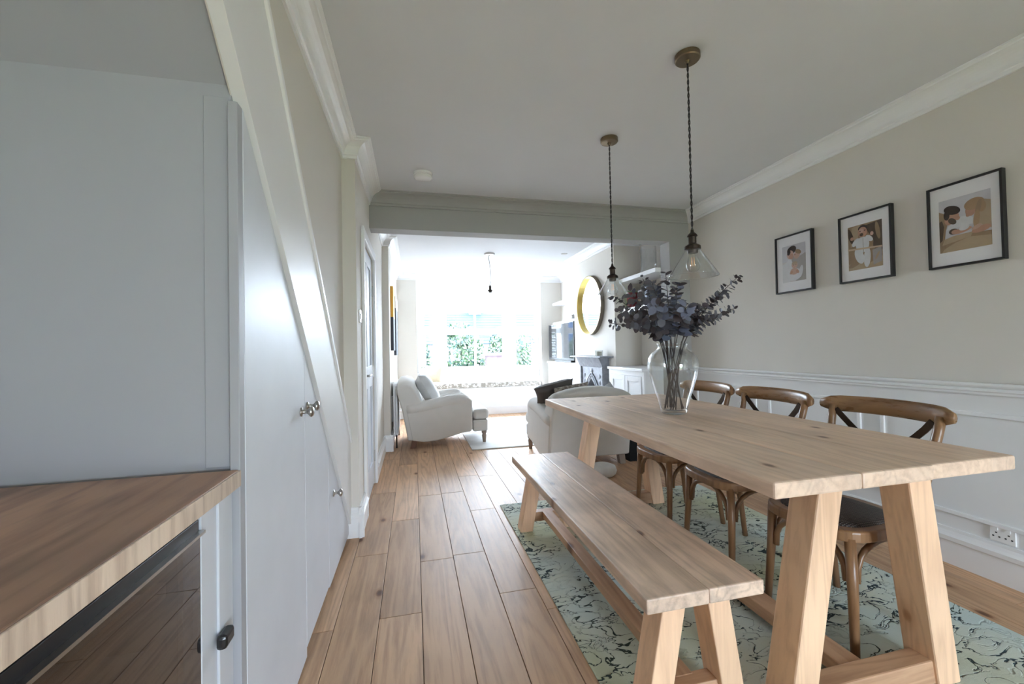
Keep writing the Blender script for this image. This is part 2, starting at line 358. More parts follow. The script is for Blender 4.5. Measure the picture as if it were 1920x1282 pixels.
# --- walls
wr = struct('wall_right', MB().box(WR, WR+.12, REAR_Y-.1, 7.6, 0, CEIL), M['beige'], 'beige wall with white panelling below a dado rail beside the dining table')
part('wainscot_board', MB().box(WR-.008, WR, REAR_Y, Y_B0, 0, .915), M['panel_white'], wr)
dado = [(0, .905), (.014, .905), (.014, .915), (.022, .922), (.022, .932), (.016, .936), (.03, .944), (.034, .952), (.034, .962), (0, .962)]
part('dado_rail', MB().prism([(WR-.008-d, z) for d, z in dado], 'y', REAR_Y, Y_B0), M['trim'], wr)
for a, b in ((2.876, 3.62), (2.055, 2.758), (1.236, 1.942), (.42, 1.12), (-.4, .3)):
    z0, z1, wd, t = .265, .815, .022, .014
    mb = MB(); x0, x1 = WR-.008-t, WR-.008
    for q in ((a, b, z0, z0+wd), (a, b, z1-wd, z1), (a, a+wd, z0+wd, z1-wd), (b-wd, b, z0+wd, z1-wd)): mb.box(x0, x1, q[0], q[1], q[2], q[3])
    part('panel_moulding', mb, M['trim'], wr, bevel=.004)
skp = [(0, 0), (.018, 0), (.018, .122), (.030, .128), (.032, .15), (.022, .162), (.014, .175), (.012, .190), (0, .190)]
struct('baseboard_right', MB().prism([(WR-.008-d, z) for d, z in skp], 'y', REAR_Y, Y_B0), M['trim'], 'tall white moulded skirting board below the wainscot panelling', 'skirting')

# stair wall above the under-stair doors
sl = lambda y: 3.055-1.054*y        # underside of the stair string
st = lambda y: 3.525-1.035*y        # top of the stair string
wl = struct('wall_stair', MB().prism([(.50, CEIL), (.5, sl(.5)), (Y_PIL, sl(Y_PIL)), (Y_PIL, CEIL)], 'x', -.440, WS),
            M['beige'], 'beige wall above the sloping white stair string')
part('stair_string', MB().prism([(.50, sl(.5)), (Y_PIL, sl(Y_PIL)), (Y_PIL, st(Y_PIL)), (.965, CEIL), (.5, CEIL)], 'x', WS, -.402), M['panel_white'], wl, bevel=.003)
d = Vector((0, 1, -1.035)).normalized(); nrm = Vector((0, 1.035, 1)).normalized()
a = Vector((0, .965, st(.965))); b = Vector((0, Y_PIL, st(Y_PIL)))
mb = MB(); q = [a-nrm*.0, b-nrm*.0, b+nrm*.028, a+nrm*.028]
mb.prism([(p.y, p.z) for p in q], 'x', WS, -.392)
part('string_bead', mb, M['trim'], wl, bevel=.006)
def understair_door(name, ya, yb, z0, label, knob):
    g = .011
    t = thing(name, label, 'door', (-.41, (ya+yb)/2, z0), None, 'structure')
    part('door_leaf', MB().prism([(ya, z0), (yb, z0), (yb, max(z0+.02, sl(yb)-g)), (ya, sl(ya)-g)], 'x', WS, -.416), M['door_white'], t, bevel=.002)
    mb = MB(); mb.lathe([(.0, 0), (.017, 0), (.017, .004), (.007, .006), (.007, .02), (.011, .026), (.019, .032), (.020, .038), (.015, .044), (0, .046)], (-.416, knob[0], knob[1]), 20, 'x')
    part('knob', mb, M['nickel'], t, smooth=True)
understair_door('door_1', 1.178, 1.757, .012, 'tallest white under-stair cupboard door with sloping top beside the worktop', (1.705, .955))
understair_door('door_2', 1.761, 2.196, .045, 'middle white under-stair cupboard door between the tallest and the shortest', (1.80, .965))
understair_door('door_3', 2.202, 2.815, .03, 'short triangular white under-stair cupboard door below the stair string', (2.318, .45))
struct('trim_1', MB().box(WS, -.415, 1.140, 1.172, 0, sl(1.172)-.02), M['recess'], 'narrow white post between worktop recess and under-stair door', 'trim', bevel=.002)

# recess with the worktop, under the stairs
rb = struct('wall_recess', MB().box(-1.35, WS, 1.165, 1.26, 0, 1.86), M['recess'], 'back wall of the recess above the wooden worktop with shade painted in')
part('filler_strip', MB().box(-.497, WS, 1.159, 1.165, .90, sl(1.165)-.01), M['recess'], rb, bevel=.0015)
struct('wall_left', MB().box(-1.47, -1.35, REAR_Y-.1, Y_PIL+.1, 0, CEIL), M['white_wall'], 'white side wall of the recess and kitchen')
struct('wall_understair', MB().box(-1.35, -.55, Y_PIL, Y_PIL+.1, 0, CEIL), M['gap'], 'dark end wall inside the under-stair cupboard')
struct('ceiling_stair', MB().prism([(.48, CEIL), (1.26, sl(1.26)+.03), (1.26, sl(1.26)+.12), (.55, CEIL+.05)], 'x', -1.35, -.440), M['recess'], 'sloping soffit under the stairs above the recess with shade painted in', 'ceiling')

# door wall (from pillar to nib), with the door opening cut out
DY0, DY1, DZ = 3.165, 3.925, 2.0
mb = MB()
mb.box(-.55, WP, Y_PIL, DY0, 0, CEIL); mb.box(-.55, WP, DY1, Y_NIB, 0, CEIL); mb.box(-.55, WP, DY0, DY1, DZ, CEIL); mb.box(-.55, -.5, DY0, DY1, 0, DZ)
struct('wall_door', mb, M['beige'], 'beige wall holding the panelled hall door and the light switch')
struct('wall_far_left', MB().box(-.55, WD, Y_NIB, Y_END+.1, 0, CEIL), M['beige'], 'pale wall of the living area behind the radiator')

# panelled door
t = thing('door_4', 'white four panel hall door with lever handle and architrave', 'door', (WP, (DY0+DY1)/2, 0), None, 'structure')
mb = MB()
for q in ((DY0-.075, DY0, 0, DZ+.075), (DY1, DY1+.075, 0, DZ+.075), (DY0, DY1, DZ, DZ+.075)): mb.box(WP, WP+.022, *q)
part('architrave', mb, M['trim'], t, bevel=.006)
xl0, xl1 = WP-.045, WP-.008
part('door_leaf', MB().box(xl0, xl1-.012, DY0+.004, DY1-.004, .006, DZ-.004), M['door_white'], t)
mb = MB()
rails = [(DY0+.004, DY0+.10, .006, DZ-.004), (DY1-.10, DY1-.004, .006, DZ-.004), ((DY0+DY1)/2-.045, (DY0+DY1)/2+.045, .22, DZ-.11)]
for q in rails: mb.box(xl1-.012, xl1, *q)
for za, zb in ((.006, .22), (.88, 1.06), (DZ-.11, DZ-.004)): mb.box(xl1-.0121, xl1-.0002, DY0+.004, DY1-.004, za, zb)
part('door_rails', mb, M['door_white'], t, bevel=.003)
mb = MB(); mb.box(xl1, xl1+.006, DY0+.03, DY0+.07, .93, 1.07); mb.tube([(xl1, DY0+.05, 1.0), (xl1+.045, DY0+.05, 1.0)], .009)
mb.tube([(xl1+.042, DY0+.05, 1.0), (xl1+.045, DY0+.16, 1.0)], [.009, .008])
part('lever_handle', mb, M['nickel'], t, bevel=.001)
for z in (.25, 1.0, 1.72): part('hinge', MB().box(xl1-.002, WP+.004, DY1-.006, DY1+.012, z-.05, z+.05), M['nickel'], t)

# beam and right jamb
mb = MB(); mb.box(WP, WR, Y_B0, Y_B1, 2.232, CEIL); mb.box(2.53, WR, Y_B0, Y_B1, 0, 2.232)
struct('wall_beam', mb, M['beam'], 'ceiling beam and jamb between dining and living areas with shade painted in')

# living area
struct('wall_end_left', MB().box(-.55, .055, Y_END, Y_END+.14, 0, CEIL), M['beige'], 'narrow beige end wall left of the bay window')
struct('wall_end_right', MB().box(2.345, WR+.1, Y_END, Y_END+.14, 0, CEIL), M['beige'], 'narrow beige end wall right of the bay window')
struct('wall_chimney', MB().box(XC, WR, YC0, YC1, 0, CEIL), M['beige'], 'pale chimney breast carrying the round mirror and fireplace')

# bay
A, B, Cc, D = (.055, Y_END+.14), (.52, 8.15), (1.86, 8.15), (2.345, Y_END+.14)
def wallseg(mb, p, q, z0, z1, th=.12):
    p, q = Vector(p), Vector(q); n = Vector((-(q-p).y, (q-p).x)).normalized()*th
    mb.hexa([(*p, z0), (*q, z0), (*(q+n), z0), (*(p+n), z0)], [(*p, z1), (*q, z1), (*(q+n), z1), (*(p+n), z1)])
WZ0, WZ1 = .80, 2.36
mb = MB()
for p, q in ((A, B), (B, Cc), (Cc, D)):
    wallseg(mb, p, q, -.6, WZ0); wallseg(mb, p, q, WZ1, CEIL)
    P_, Q_ = Vector(p), Vector(q); u = (Q_-P_).normalized(); e = .055
    wallseg(mb, p, P_+u*e, WZ0, WZ1); wallseg(mb, Q_-u*e, q, WZ0, WZ1)
struct('wall_bay', mb, M['white_wall'], 'white bay wall framing the three windows')
def window(name, p, q, label, sash=True):
    p, q = Vector(p), Vector(q); u = (q-p).normalized(); n = Vector((-u.y, u.x)); p = p+u*.055; q = q-u*.055; Lh = (q-p).length
    t = thing(name, label, 'window', ((p.x+q.x)/2, (p.y+q.y)/2, WZ0), None, 'structure')
    def bar(mb, a, b, z0, z1, d0, d1):
        P0, P1 = p+u*a+n*d0, p+u*b+n*d0; P2, P3 = p+u*b+n*d1, p+u*a+n*d1
        mb.hexa([(*P0, z0), (*P1, z0), (*P2, z0), (*P3, z0)], [(*P0, z1), (*P1, z1), (*P2, z1), (*P3, z1)])
    mb = MB(); f = .055
    bar(mb, 0, f, WZ0, WZ1, .01, .10); bar(mb, Lh-f, Lh, WZ0, WZ1, .01, .10); bar(mb, f, Lh-f, WZ0, WZ0+f, .01, .10); bar(mb, f, Lh-f, WZ1-f, WZ1, .01, .10)
    part('window_frame', mb, M['trim'], t, bevel=.004)
    zm = 1.54; mb = MB()
    bar(mb, f, Lh-f, zm-.06, zm+.06, .03, .08)
    if Lh > .8: bar(mb, Lh/2-.018, Lh/2+.018, WZ0+f, WZ1-f, .035, .075)
    part('glazing_bars', mb, M['trim'], t, bevel=.003)
    for za, zb in ((WZ0+f, zm-.06), (zm+.06, WZ1-f)):
        cuts = [(f, Lh/2-.018), (Lh/2+.018, Lh-f)] if Lh > .8 else [(f, Lh-f)]
        for a, b in cuts:
            mb = MB(); bar(mb, a, b, za, zb, .05, .054); part('pane', mb, M['window_glass'], t)
    mb = MB(); bar(mb, -.05, Lh+.05, WZ0-.03, WZ0, -.03, .04); part('window_sill', mb, M['trim'], t, bevel=.004)
window('window_1', B, Cc, 'large sash window in the middle of the bay')
window('window_2', A, B, 'narrow angled sash window left side of the bay beside the armchair wall')
window('window_3', Cc, D, 'narrow angled sash window right side of the bay beside the television')
# window seat
mb = MB(); mb.prism([(.06, Y_END-.02), (2.34, Y_END-.02), (2.34, Y_END+.15), (1.87, 8.145), (.51, 8.145), (.06, Y_END+.15)], 'z', 0, .49)
ws = struct('trim_2', mb, M['trim'], 'white boxed window seat base filling the bay', 'window seat', bevel=.004)
part('seat_skirting', MB().prism([(Y_END-.02, 0), (Y_END-.04, 0), (Y_END-.04, .13), (Y_END-.03, .15), (Y_END-.02, .15)], 'x', .06, 2.34), M['trim'], ws)

# cornices
cprof = [(0, -.105), (.012, -.105), (.014, -.088), (.022, -.084)]+[(.022+.062*(1-math.cos(q)), -.084+.066*math.sin(q)) for q in [i*PI/2/6 for i in range(1, 7)]]+[(.092, -.018), (.094, -.010), (.108, -.008), (.108, 0), (0, 0)]
def cornice_run(pts, specs):      # room lies to the right of the run; corners are mitred
    P = [Vector(p) for p in pts]; nr = []
    for a, b in zip(P[:-1], P[1:]):
        d_ = (b-a).normalized(); nr.append(Vector((d_.y, -d_.x)))
    off = [nr[0]]+[nr[k-1]+nr[k] for k in range(1, len(nr))]+[nr[-1]]
    for k, (name, mat, label) in enumerate(specs):
        mb = MB(); n = len(cprof); vs_ = []
        for q in (k, k+1):
            for dd, z in cprof: vs_.append((P[q].x+off[q].x*dd, P[q].y+off[q].y*dd, CEIL+z))
        mb.add(vs_, [(i_, (i_+1) % n, n+(i_+1) % n, n+i_) for i_ in range(n)]+[tuple(range(n))[::-1], tuple(range(n, 2*n))])
        struct(name, mb, M[mat], label, 'cornice')
cornice_run([(WS, .5), (WS, Y_PIL), (WP, Y_PIL), (WP, Y_B0), (WR, Y_B0), (WR, REAR_Y)],
            [('trim_3', 'trim', 'white moulded cornice above the stair wall'), ('trim_4', 'trim', 'short cornice return around the wall pillar'),
             ('trim_5', 'trim', 'white moulded cornice above the hall door up to the beam'), ('trim_6', 'beam', 'cornice along the front of the beam with shade painted in'),
             ('trim_7', 'trim', 'white moulded cornice along the dining wall with the framed photographs')])
cornice_run([(WP, Y_B1), (WP, Y_NIB), (WD, Y_NIB), (WD, Y_END), (.055, Y_END)],
            [('trim_8', 'trim', 'white cornice in the living area behind the beam'), ('trim_9', 'trim', 'small cornice return on the living area nib'),
             ('trim_10', 'trim', 'white cornice above the radiator wall'), ('trim_11', 'trim', 'white cornice on the narrow end wall left of the bay')])
cornice_run([(2.345, Y_END), (WR, Y_END), (WR, YC1), (XC, YC1), (XC, YC0), (WR, YC0), (WR, Y_B1)],
            [('trim_12', 'trim', 'white cornice on the narrow end wall right of the bay'), ('trim_13', 'trim', 'white cornice at the back of the television alcove'),
             ('trim_14', 'trim', 'white cornice return beside the television alcove'), ('trim_15', 'trim', 'white cornice across the chimney breast'),
             ('trim_16', 'trim', 'white cornice return beside the near alcove'), ('trim_17', 'trim', 'white cornice at the back of the near alcove')])
# skirtings left
def skirt(name, axis, wall, sgn, a, b, label):
    struct(name, MB().prism([(wall+sgn*dd, z) for dd, z in skp], axis, a, b), M['trim'], label, 'skirting')
skirt('baseboard_pillar', 'x', Y_PIL, -1, WS, WP+.03, 'white skirting on the pillar at the end of the under-stair doors')
skirt('baseboard_door_near', 'y', WP, 1, Y_PIL-.03, DY0-.075, 'white skirting between pillar and hall door')
skirt('baseboard_door_far', 'y', WP, 1, DY1+.075, Y_NIB, 'white skirting beyond the hall door')
skirt('baseboard_nib', 'x', Y_NIB, -1, WP, WD+.03, 'white skirting on the nib before the radiator')
skirt('baseboard_far_left', 'y', WD, 1, Y_NIB-.03, Y_END, 'white skirting below the radiator')
skirt('baseboard_end_left', 'x', Y_END, -1, WD, .055, 'white skirting on the end wall left of the bay')
skirt('baseboard_chimney_near', 'y', XC, -1, YC0, 5.20-.366, 'white skirting on the chimney breast between fireplace and near alcove')
skirt('baseboard_chimney_far', 'y', XC, -1, 5.20+.366, YC1, 'white skirting on the chimney breast between fireplace and television alcove')

# kitchen end behind the camera: wall with glazed garden doors
RX0, RX1, RZ0, RZ1 = 1.1, 2.2, .14, 1.7
mb = MB(); mb.box(-1.35, RX0, REAR_Y-.12, REAR_Y, 0, CEIL); mb.box(RX1, WR+.1, REAR_Y-.12, REAR_Y, 0, CEIL); mb.box(RX0, RX1, REAR_Y-.12, REAR_Y, RZ1, CEIL); mb.box(RX0, RX1, REAR_Y-.12, REAR_Y, 0, RZ0)
struct('wall_rear', mb, M['white_wall'], 'white kitchen end wall with a tall garden window')
t = thing('window_4', 'tall kitchen window facing the garden', 'window', ((RX0+RX1)/2, REAR_Y-.06, RZ0), None, 'structure')
for xa, xb in ((RX0, (RX0+RX1)/2), ((RX0+RX1)/2, RX1)):
    mb = MB(); f = .045
    for q in ((xa, xa+f, RZ0, RZ1), (xb-f, xb, RZ0, RZ1), (xa+f, xb-f, RZ0, RZ0+f), (xa+f, xb-f, RZ1-f, RZ1)): mb.box(q[0], q[1], REAR_Y-.09, REAR_Y-.03, q[2], q[3])
    part('window_frame', mb, M['trim'], t)
    part('pane', MB().box(xa+f, xb-f, REAR_Y-.062, REAR_Y-.058, RZ0+f, RZ1-f), M['window_glass'], t)

# small fittings on walls
t = thing('light_switch', 'small white rocker light switch beside the hall door', 'switch', (WP, 2.955, 1.37))
part('plate', MB().box(WP, WP+.009, 2.915, 3.0, 1.375, 1.46), M['socket'], t, bevel=.002)
part('rocker', MB().box(WP+.009, WP+.014, 2.945, 2.97, 1.40, 1.435), M['nickel'], t, bevel=.001)
t = thing('wall_socket', 'white double plug socket above the skirting on the panelled wall', 'socket', (WR-.008, 1.42, .195))
part('plate', MB().box(WR-.017, WR-.008, 1.375, 1.465, .197, .272), M['socket'], t, bevel=.002)
for y in (1.398, 1.442):
    mb = MB()
    for dy, dz in ((0, .018), (-.011, 0), (.011, 0)): mb.box(WR-.0176, WR-.0168, y+dy-.0035, y+dy+.0035, .222+dz-.003, .222+dz+.003)
    part('pin_holes', mb, M['black'], t)
    part('rocker', MB().box(WR-.021, WR-.017, y-.007, y+.007, .252, .266), M['socket'], t)
t = thing('smoke_alarm', 'round white smoke alarm on the ceiling near the beam', 'smoke alarm', (.088, 3.215, CEIL-.045))
part('base', MB().lathe([(0, CEIL), (.072, CEIL), (.072, CEIL-.018), (.066, CEIL-.02), (0, CEIL-.02)], (.088, 3.215, 0), 32), M['socket'], t)
part('cover', MB().lathe([(.064, CEIL-.02), (.07, CEIL-.024), (.07, CEIL-.036), (.055, CEIL-.045), (0, CEIL-.045)], (.088, 3.215, 0), 32), M['socket'], t, smooth=True)
t_ = MB().lathe([(0, CEIL), (.045, CEIL), (.045, CEIL-.006), (0, CEIL-.008)], (2.12, 5.6, 0), 20)
solo('ceiling_vent', t_, M['nickel'], 'small round metal disc on the living area ceiling by the cornice', 'vent')

# ================================================================== WORKTOP, WINE COOLER
t = thing('worktop', 'dark brown wooden worktop with pale sawn front edge in the recess', 'worktop', (-.88, .5, .855))
part('worktop_board', MB().box(-1.345, -.416, -.25, 1.137, .857, .897), M['worktop'], t, bevel=.003)
mb = MB(); mb.box(-.416, -.4115, -.25, 1.137, .858, .8955); part('sawn_edge', mb, M['worktop_edge'], t, bevel=.0015)
t = thing('base_cabinet', 'white base cabinet carcass under the wooden worktop around the wine cooler', 'cabinet', (-.88, .5, 0))
part('filler_panel', MB().box(-.455, -.437, 1.0, 1.136, .0, .857), M['door_white'], t, bevel=.0015)
part('filler_post', MB().box(-.437, -.431, 1.065, 1.136, .0, .857), M['door_white'], t, bevel=.0015)
part('side_panel', MB().box(-1.3, -.455, 1.10, 1.136, .0, .857), M['door_white'], t)
part('end_panel', MB().box(-1.3, -.44, .33, .36, .0, .857), M['door_white'], t)
part('side_panel', MB().box(-1.3, -.44, -.25, -.22, .0, .857), M['door_white'], t)
part('door', MB().box(-.45, -.43, -.218, .328, .1, .85), M['door_white'], t, bevel=.002)
t = thing('wine_cooler', 'black framed wine cooler with smoked glass door below the wooden worktop', 'wine cooler', (-.75, .69, .0))
cy0, cy1 = .375, .998
mb = MB(); mb.box(-1.2, -.47, cy0, cy0+.02, .02, .84); mb.box(-1.2, -.47, cy1-.02, cy1, .02, .84); mb.box(-1.2, -.47, cy0, cy1, .82, .84); mb.box(-1.2, -.47, cy0, cy1, 0, .05); mb.box(-1.2, -1.18, cy0, cy1, .02, .84)
part('body', mb, M['black'], t)
mb = MB(); mb.box(-.462, -.440, cy0, cy1, .795, .835); mb.box(-.462, -.440, cy0, cy1, .05, .075); mb.box(-.462, -.443, cy0, cy0+.012, .075, .795)
part('door_frame', mb, M['black'], t, bevel=.002)
part('handle_strip', MB().box(-.440, -.428, cy0, cy1, .806, .812), M['nickel'], t)
part('glass_door', MB().box(-.441, -.4385, cy0+.002, cy1-.0, .075, .798), M['cooler_glass'], t)
for k, z in enumerate((.16, .27, .38, .49, .60, .71)):
    r_ = part('shelf', MB().box(-1.1, -.50, cy0+.03, cy1-.03, z-.004, z), M['nickel'], t)
    sub_part('shelf_front', MB().box(-.505, -.485, cy0+.03, cy1-.03, z-.012, z+.018), M['pine_y'], r_, t)
solo('cupboard_catch', MB().box(-.431, -.409, 1.042, 1.09, .528, .560), M['black'], 'small black plastic catch beside the wine cooler door', 'catch', bevel=.008)

# ================================================================== DINING TABLE
def leg(mb, xt, xb, y0, y1, w_, zt, zb=0):
    mb.hexa([(xb, y0, zb), (xb+w_, y0, zb), (xb+w_, y1, zb), (xb, y1, zb)], [(xt, y0, zt), (xt+w_, y0, zt), (xt+w_, y1, zt), (xt, y1, zt)])
TX0, TX1, TY0, TY1, TZ = .966, 1.940, .960, 3.035, .79
t = thing('dining_table', 'long rustic wooden trestle dining table with thick plank top on the green rug', 'table', ((TX0+TX1)/2, (TY0+TY1)/2, .0095))
bw = [(TX0, 1.28), (1.28, 1.565), (1.565, TX1)]
for i, (a, b) in enumerate(bw):
    part('tabletop_board', MB().box(a+.0007, b-.0007, TY0+(.005 if i == 2 else 0), TY1, .742, TZ), M['table_top'], t, bevel=.007)
RUGZ = .0095
for ya, yb in ((1.05, 1.152), (2.768, 2.870)):
    mb = MB(); leg(mb, 1.230, 1.083, ya, yb, .096, .742, RUGZ); part('leg', mb, M['pine_z'], t, bevel=.006)
    mb = MB(); leg(mb, 1.592, 1.702, ya, yb, .098, .742, RUGZ); part('leg', mb, M['pine_z'], t, bevel=.006)
    part('end_rail', MB().box(1.165, 1.715, ya+.012, yb-.02, .014, .094), M['pine_x'], t, bevel=.005)
part('long_stretcher', MB().box(1.39, 1.48, 1.13, 2.785, .036, .088), M['pine_y'], t, bevel=.005)

# ================================================================== BENCH
BX0, BX1, BY0, BY1, BZ = .637, 1.040, 1.083, 2.765, .45
t = thing('bench', 'long rustic wooden bench with splayed legs standing beside the dining table', 'bench', ((BX0+BX1)/2, (BY0+BY1)/2, .0095))
xm = .845
part('seat_board', MB().box(BX0, xm-.0002, BY0, BY1, .405, BZ), M['bench_top'], t, bevel=.005)
part('seat_board', MB().box(xm+.0002, BX1, BY0, BY1, .405, BZ), M['bench_top'], t, bevel=.005)
for ya, yb in ((1.13, 1.222), (2.575, 2.667)):
    mb = MB(); leg(mb, .722, .642, ya, yb, .080, .405, RUGZ); part('leg', mb, M['pine_z'], t, bevel=.004)
    mb = MB(); leg(mb, .872, .935, ya, yb, .078, .405, RUGZ); part('leg', mb, M['pine_z'], t, bevel=.004)
    part('end_rail', MB().box(.705, .955, ya+.02, yb-.02, .062, .12), M['pine_x'], t, bevel=.003)
part('long_stretcher', MB().box(.795, .86, 1.19, 2.60, .080, .121), M['pine_y'], t, bevel=.003)

# ================================================================== RUGS
mb = MB(); mb.grid(lambda u, v: (.612+u*1.705, .25+v*2.83, .008), 2, 2)
o = solo('dining_rug', MB().box(.612, 2.317, .25, 3.085, .0005, .009), M['rug'], 'pale green carved pile rug under the dining table and bench', 'rug', bevel=.003)
solo('living_rug', MB().box(.645, 2.25, 4.86, 7.0, .0005, .014), M['white_cloth'], 'plain off-white rug in the living area', 'rug', bevel=.004)

# ================================================================== CHAIRS (face -x)
def make_chair():
    t = thing('dining_chair', '', 'chair', (0, 0, 0), 'cross back dining chairs')
    SZ = .462
    def outline(s=1.0, n=36):
        pts = []
        for k in range(n):
            q = 2*PI*k/n; c, s_ = math.cos(q), math.sin(q); e = 2/3.2
            hw = .205+.022*(-c)          # wider at the front (-x)
            pts.append((s*.215*math.copysign(abs(c)**e, c), s*hw*math.copysign(abs(s_)**e, s_)))
        return pts
    out, inn = outline(1.0), outline(.80)
    mb = MB(); n = len(out)
    mb.add([(x, y, SZ-.042) for x, y in out]+[(x, y, SZ-.010) for x, y in out]+[(x*.985, y*.985, SZ) for x, y in out]+[(x, y, SZ) for x, y in inn]+[(x, y, SZ-.042) for x, y in inn],
           [(i+n*r, (i+1) % n+n*r, (i+1) % n+n*(r+1), i+n*(r+1)) for r in range(4) for i in range(n)]+[(i+n*4, (i+1) % n+n*4, (i+1) % n, i) for i in range(n)])
    part('seat_frame', mb, M['chair_wood'], t, bevel=.005)
    mb = MB(); rings = []
    for s, dz in ((.80, -.012), (.80, .002), (.72, .008), (.5, .010), (.25, .009)): rings += [(x, y, SZ+dz) for x, y in outline(s)]
    mb.add(rings, [(i+n*r, (i+1) % n+n*r, (i+1) % n+n*(r+1), i+n*(r+1)) for r in range(4) for i in range(n)]+[tuple(range(4*n, 5*n))]+[tuple(range(n))[::-1]])
    part('seat_pad', mb, M['rattan'], t, smooth=True)
    for s in (-1, 1):
        mb = MB(); mb.tube([(-.155, s*.17, SZ-.03), (-.16, s*.178, .25), (-.175, s*.19, 0)], [.0195, .018, .0145], 12); part('leg', mb, M['chair_wood'], t, smooth=True)
        mb = MB(); mb.tube(bez((.225, s*.185, 0), (.20, s*.18, .2), (.175, s*.175, .33), (.185, s*.18, SZ), 8)+bez((.185, s*.18, SZ), (.195, s*.185, .58), (.235, s*.205, .70), (.275, s*.213, .865), 8)[1:], [.015]*4+[.018]*5+[.017]*8, 12)
        part('back_leg', mb, M['chair_wood'], t, smooth=True)
    # curved top rail
    mb = MB(); pts = []
    for k in range(15):
        y = -.262+.524*k/14; q = y/.262; pts.append((.275+.055*(1-q*q)-.012, y, .868+.006*(1-q*q)))
    R = [.02+.020*min(1, (1-abs(2*k/14-1))*6) for k in range(15)]
    vs = []; nn = 10
    for p, r in zip(pts, R):
        for k in range(nn):
            q = 2*PI*k/nn; vs.append((p[0]+.014*math.cos(q), p[1], p[2]+r*math.sin(q)))
    mb.add(vs, [(i*nn+k, i*nn+(k+1) % nn, (i+1)*nn+(k+1) % nn, (i+1)*nn+k) for i in range(14) for k in range(nn)]+[tuple(range(nn))[::-1], tuple(range(14*nn, 15*nn))])
    part('top_rail', mb, M['chair_rail'], t, smooth=True)
    for s in (-1, 1):     # crossed straps
        P = bez((.262, s*.195, .845), (.29, s*.10, .72), (.27, -s*.08, .60), (.198, -s*.168, .475), 10)
        mb = MB(); vs = []
        for i, p in enumerate(P):
            T = (P[min(i+1, 10)]-P[max(i-1, 0)]).normalized(); nx = Vector((1, 0, 0)); nx = (nx-T*nx.dot(T)).normalized(); sd = T.cross(nx)
            o_ = nx*(.004*s)
            for a_, b_ in ((-1, -1), (1, -1), (1, 1), (-1, 1)): vs.append(p+o_+sd*.013*a_+nx*.003*b_)
        mb.add(vs, [(i*4+k, i*4+(k+1) % 4, (i+1)*4+(k+1) % 4, (i+1)*4+k) for i in range(10) for k in range(4)]+[(0, 1, 2, 3), (43, 42, 41, 40)])
        part('cross_strap', mb, M['bronze'], t)
    # bentwood brackets
    def hoop(p, q):
        p, q = Vector(p), Vector(q); pts = []
        for k in range(13):
            a_ = PI*k/12; c = (p+q)/2; e = (p-q)/2
            pts.append(c+e*math.cos(a_)+Vector((0, 0, (SZ-.052-p.z)*math.sin(a_)**.7)))
        mb = MB(); mb.tube(pts, .0115, 8); return mb
    part('bracket', hoop((-.158, -.152, .265), (-.158, .152, .265)), M['chair_wood'], t, smooth=True)
    for s in (-1, 1): part('bracket', hoop((-.135, s*.176, .265), (.160, s*.172, .265)), M['chair_wood'], t, smooth=True)
    return t
ch0 = make_chair()
labs = ['brown cross back chair pushed under the table end farthest from the living area',
        'brown cross back chair in the middle of the row along the panelled wall',
        'brown cross back chair nearest the living area, behind the glass vase']
for i, (x, y, rz) in enumerate(((1.735, 1.415, .02), (1.725, 1.992, -.03), (1.725, 2.535, .01))):
    c = ch0 if i == 0 else dup(ch0)
    c.location = (x, y, .0094); c.rotation_euler = (0, 0, rz); c['label'] = labs[i]

# ================================================================== VASE AND EUCALYPTUS
VX, VY = 1.441, 2.106
outp = [(0, 0), (.068, 0), (.078, .006), (.084, .03), (.104, .10), (.132, .18), (.152, .25), (.158, .295), (.152, .335), (.128, .368), (.098, .388), (.088, .402), (.092, .418), (.099, .426)]
inp = [(.094, .426), (.084, .402), (.094, .384), (.124, .364), (.147, .334), (.153, .295), (.147, .25), (.127, .18), (.099, .10), (.080, .035), (.066, .022), (0, .02)]
solo('glass_vase', MB().lathe([(r*.88, z*.94+TZ+.0004) for r, z in outp+inp], (VX, VY, 0), 40), M['clear_glass'], 'large clear glass vase holding dark eucalyptus on the dining table', 'vase', smooth=True)
def leaf_mesh(name, r, mat, point):
    mb = MB(); pts = []
    for k in range(10):
        q = 2*PI*k/10; x = r*(1-math.cos(q)); y = r*.86*math.sin(q)
        if point and k == 5: x *= 1.12
        pts.append((x, y, .10*abs(y)-.18*(x*x)/(2*r)))
    mid = (r, 0, -.09*r)
    mb.add(pts+[mid], [(k, (k+1) % 10, 10) for k in range(10)])
    return mb.mesh(name, mat, (0, 0, 0), True)
leafs = [[leaf_mesh('leaf', 1.0, M[m], p) for p in (0, 1)] for m in ('leafA', 'leafB', 'leafC')]
def px_ray_pt(px, py, Y):
    d_ = _r2*((px-960)/FPX)+_d2*((py-641)/FPX)+_f
    return Vector((0, 0, CAM_H))+d_*(Y/d_.y)
branches = [(1387, 516, 2.20, .95), (1378, 578, 2.34, .9), (1362, 545, 2.30, .95), (1345, 595, 2.12, 1.0), (1248, 511, 2.27, 1.2), (1222, 528, 2.18, 1.15), (1270, 530, 2.20, 1.25), (1205, 522, 2.42, .8),
            (1150, 555, 2.30, .85), (1142, 606, 2.24, .8), (1160, 585, 2.12, 1.0), (1180, 548, 2.16, 1.0), (1288, 575, 2.08, 1.3), (1228, 572, 2.06, 1.25), (1320, 575, 2.16, 1.15), (1178, 600, 2.10, 1.1), (1258, 560, 2.34, 1.3)]
rr = random.Random(11)
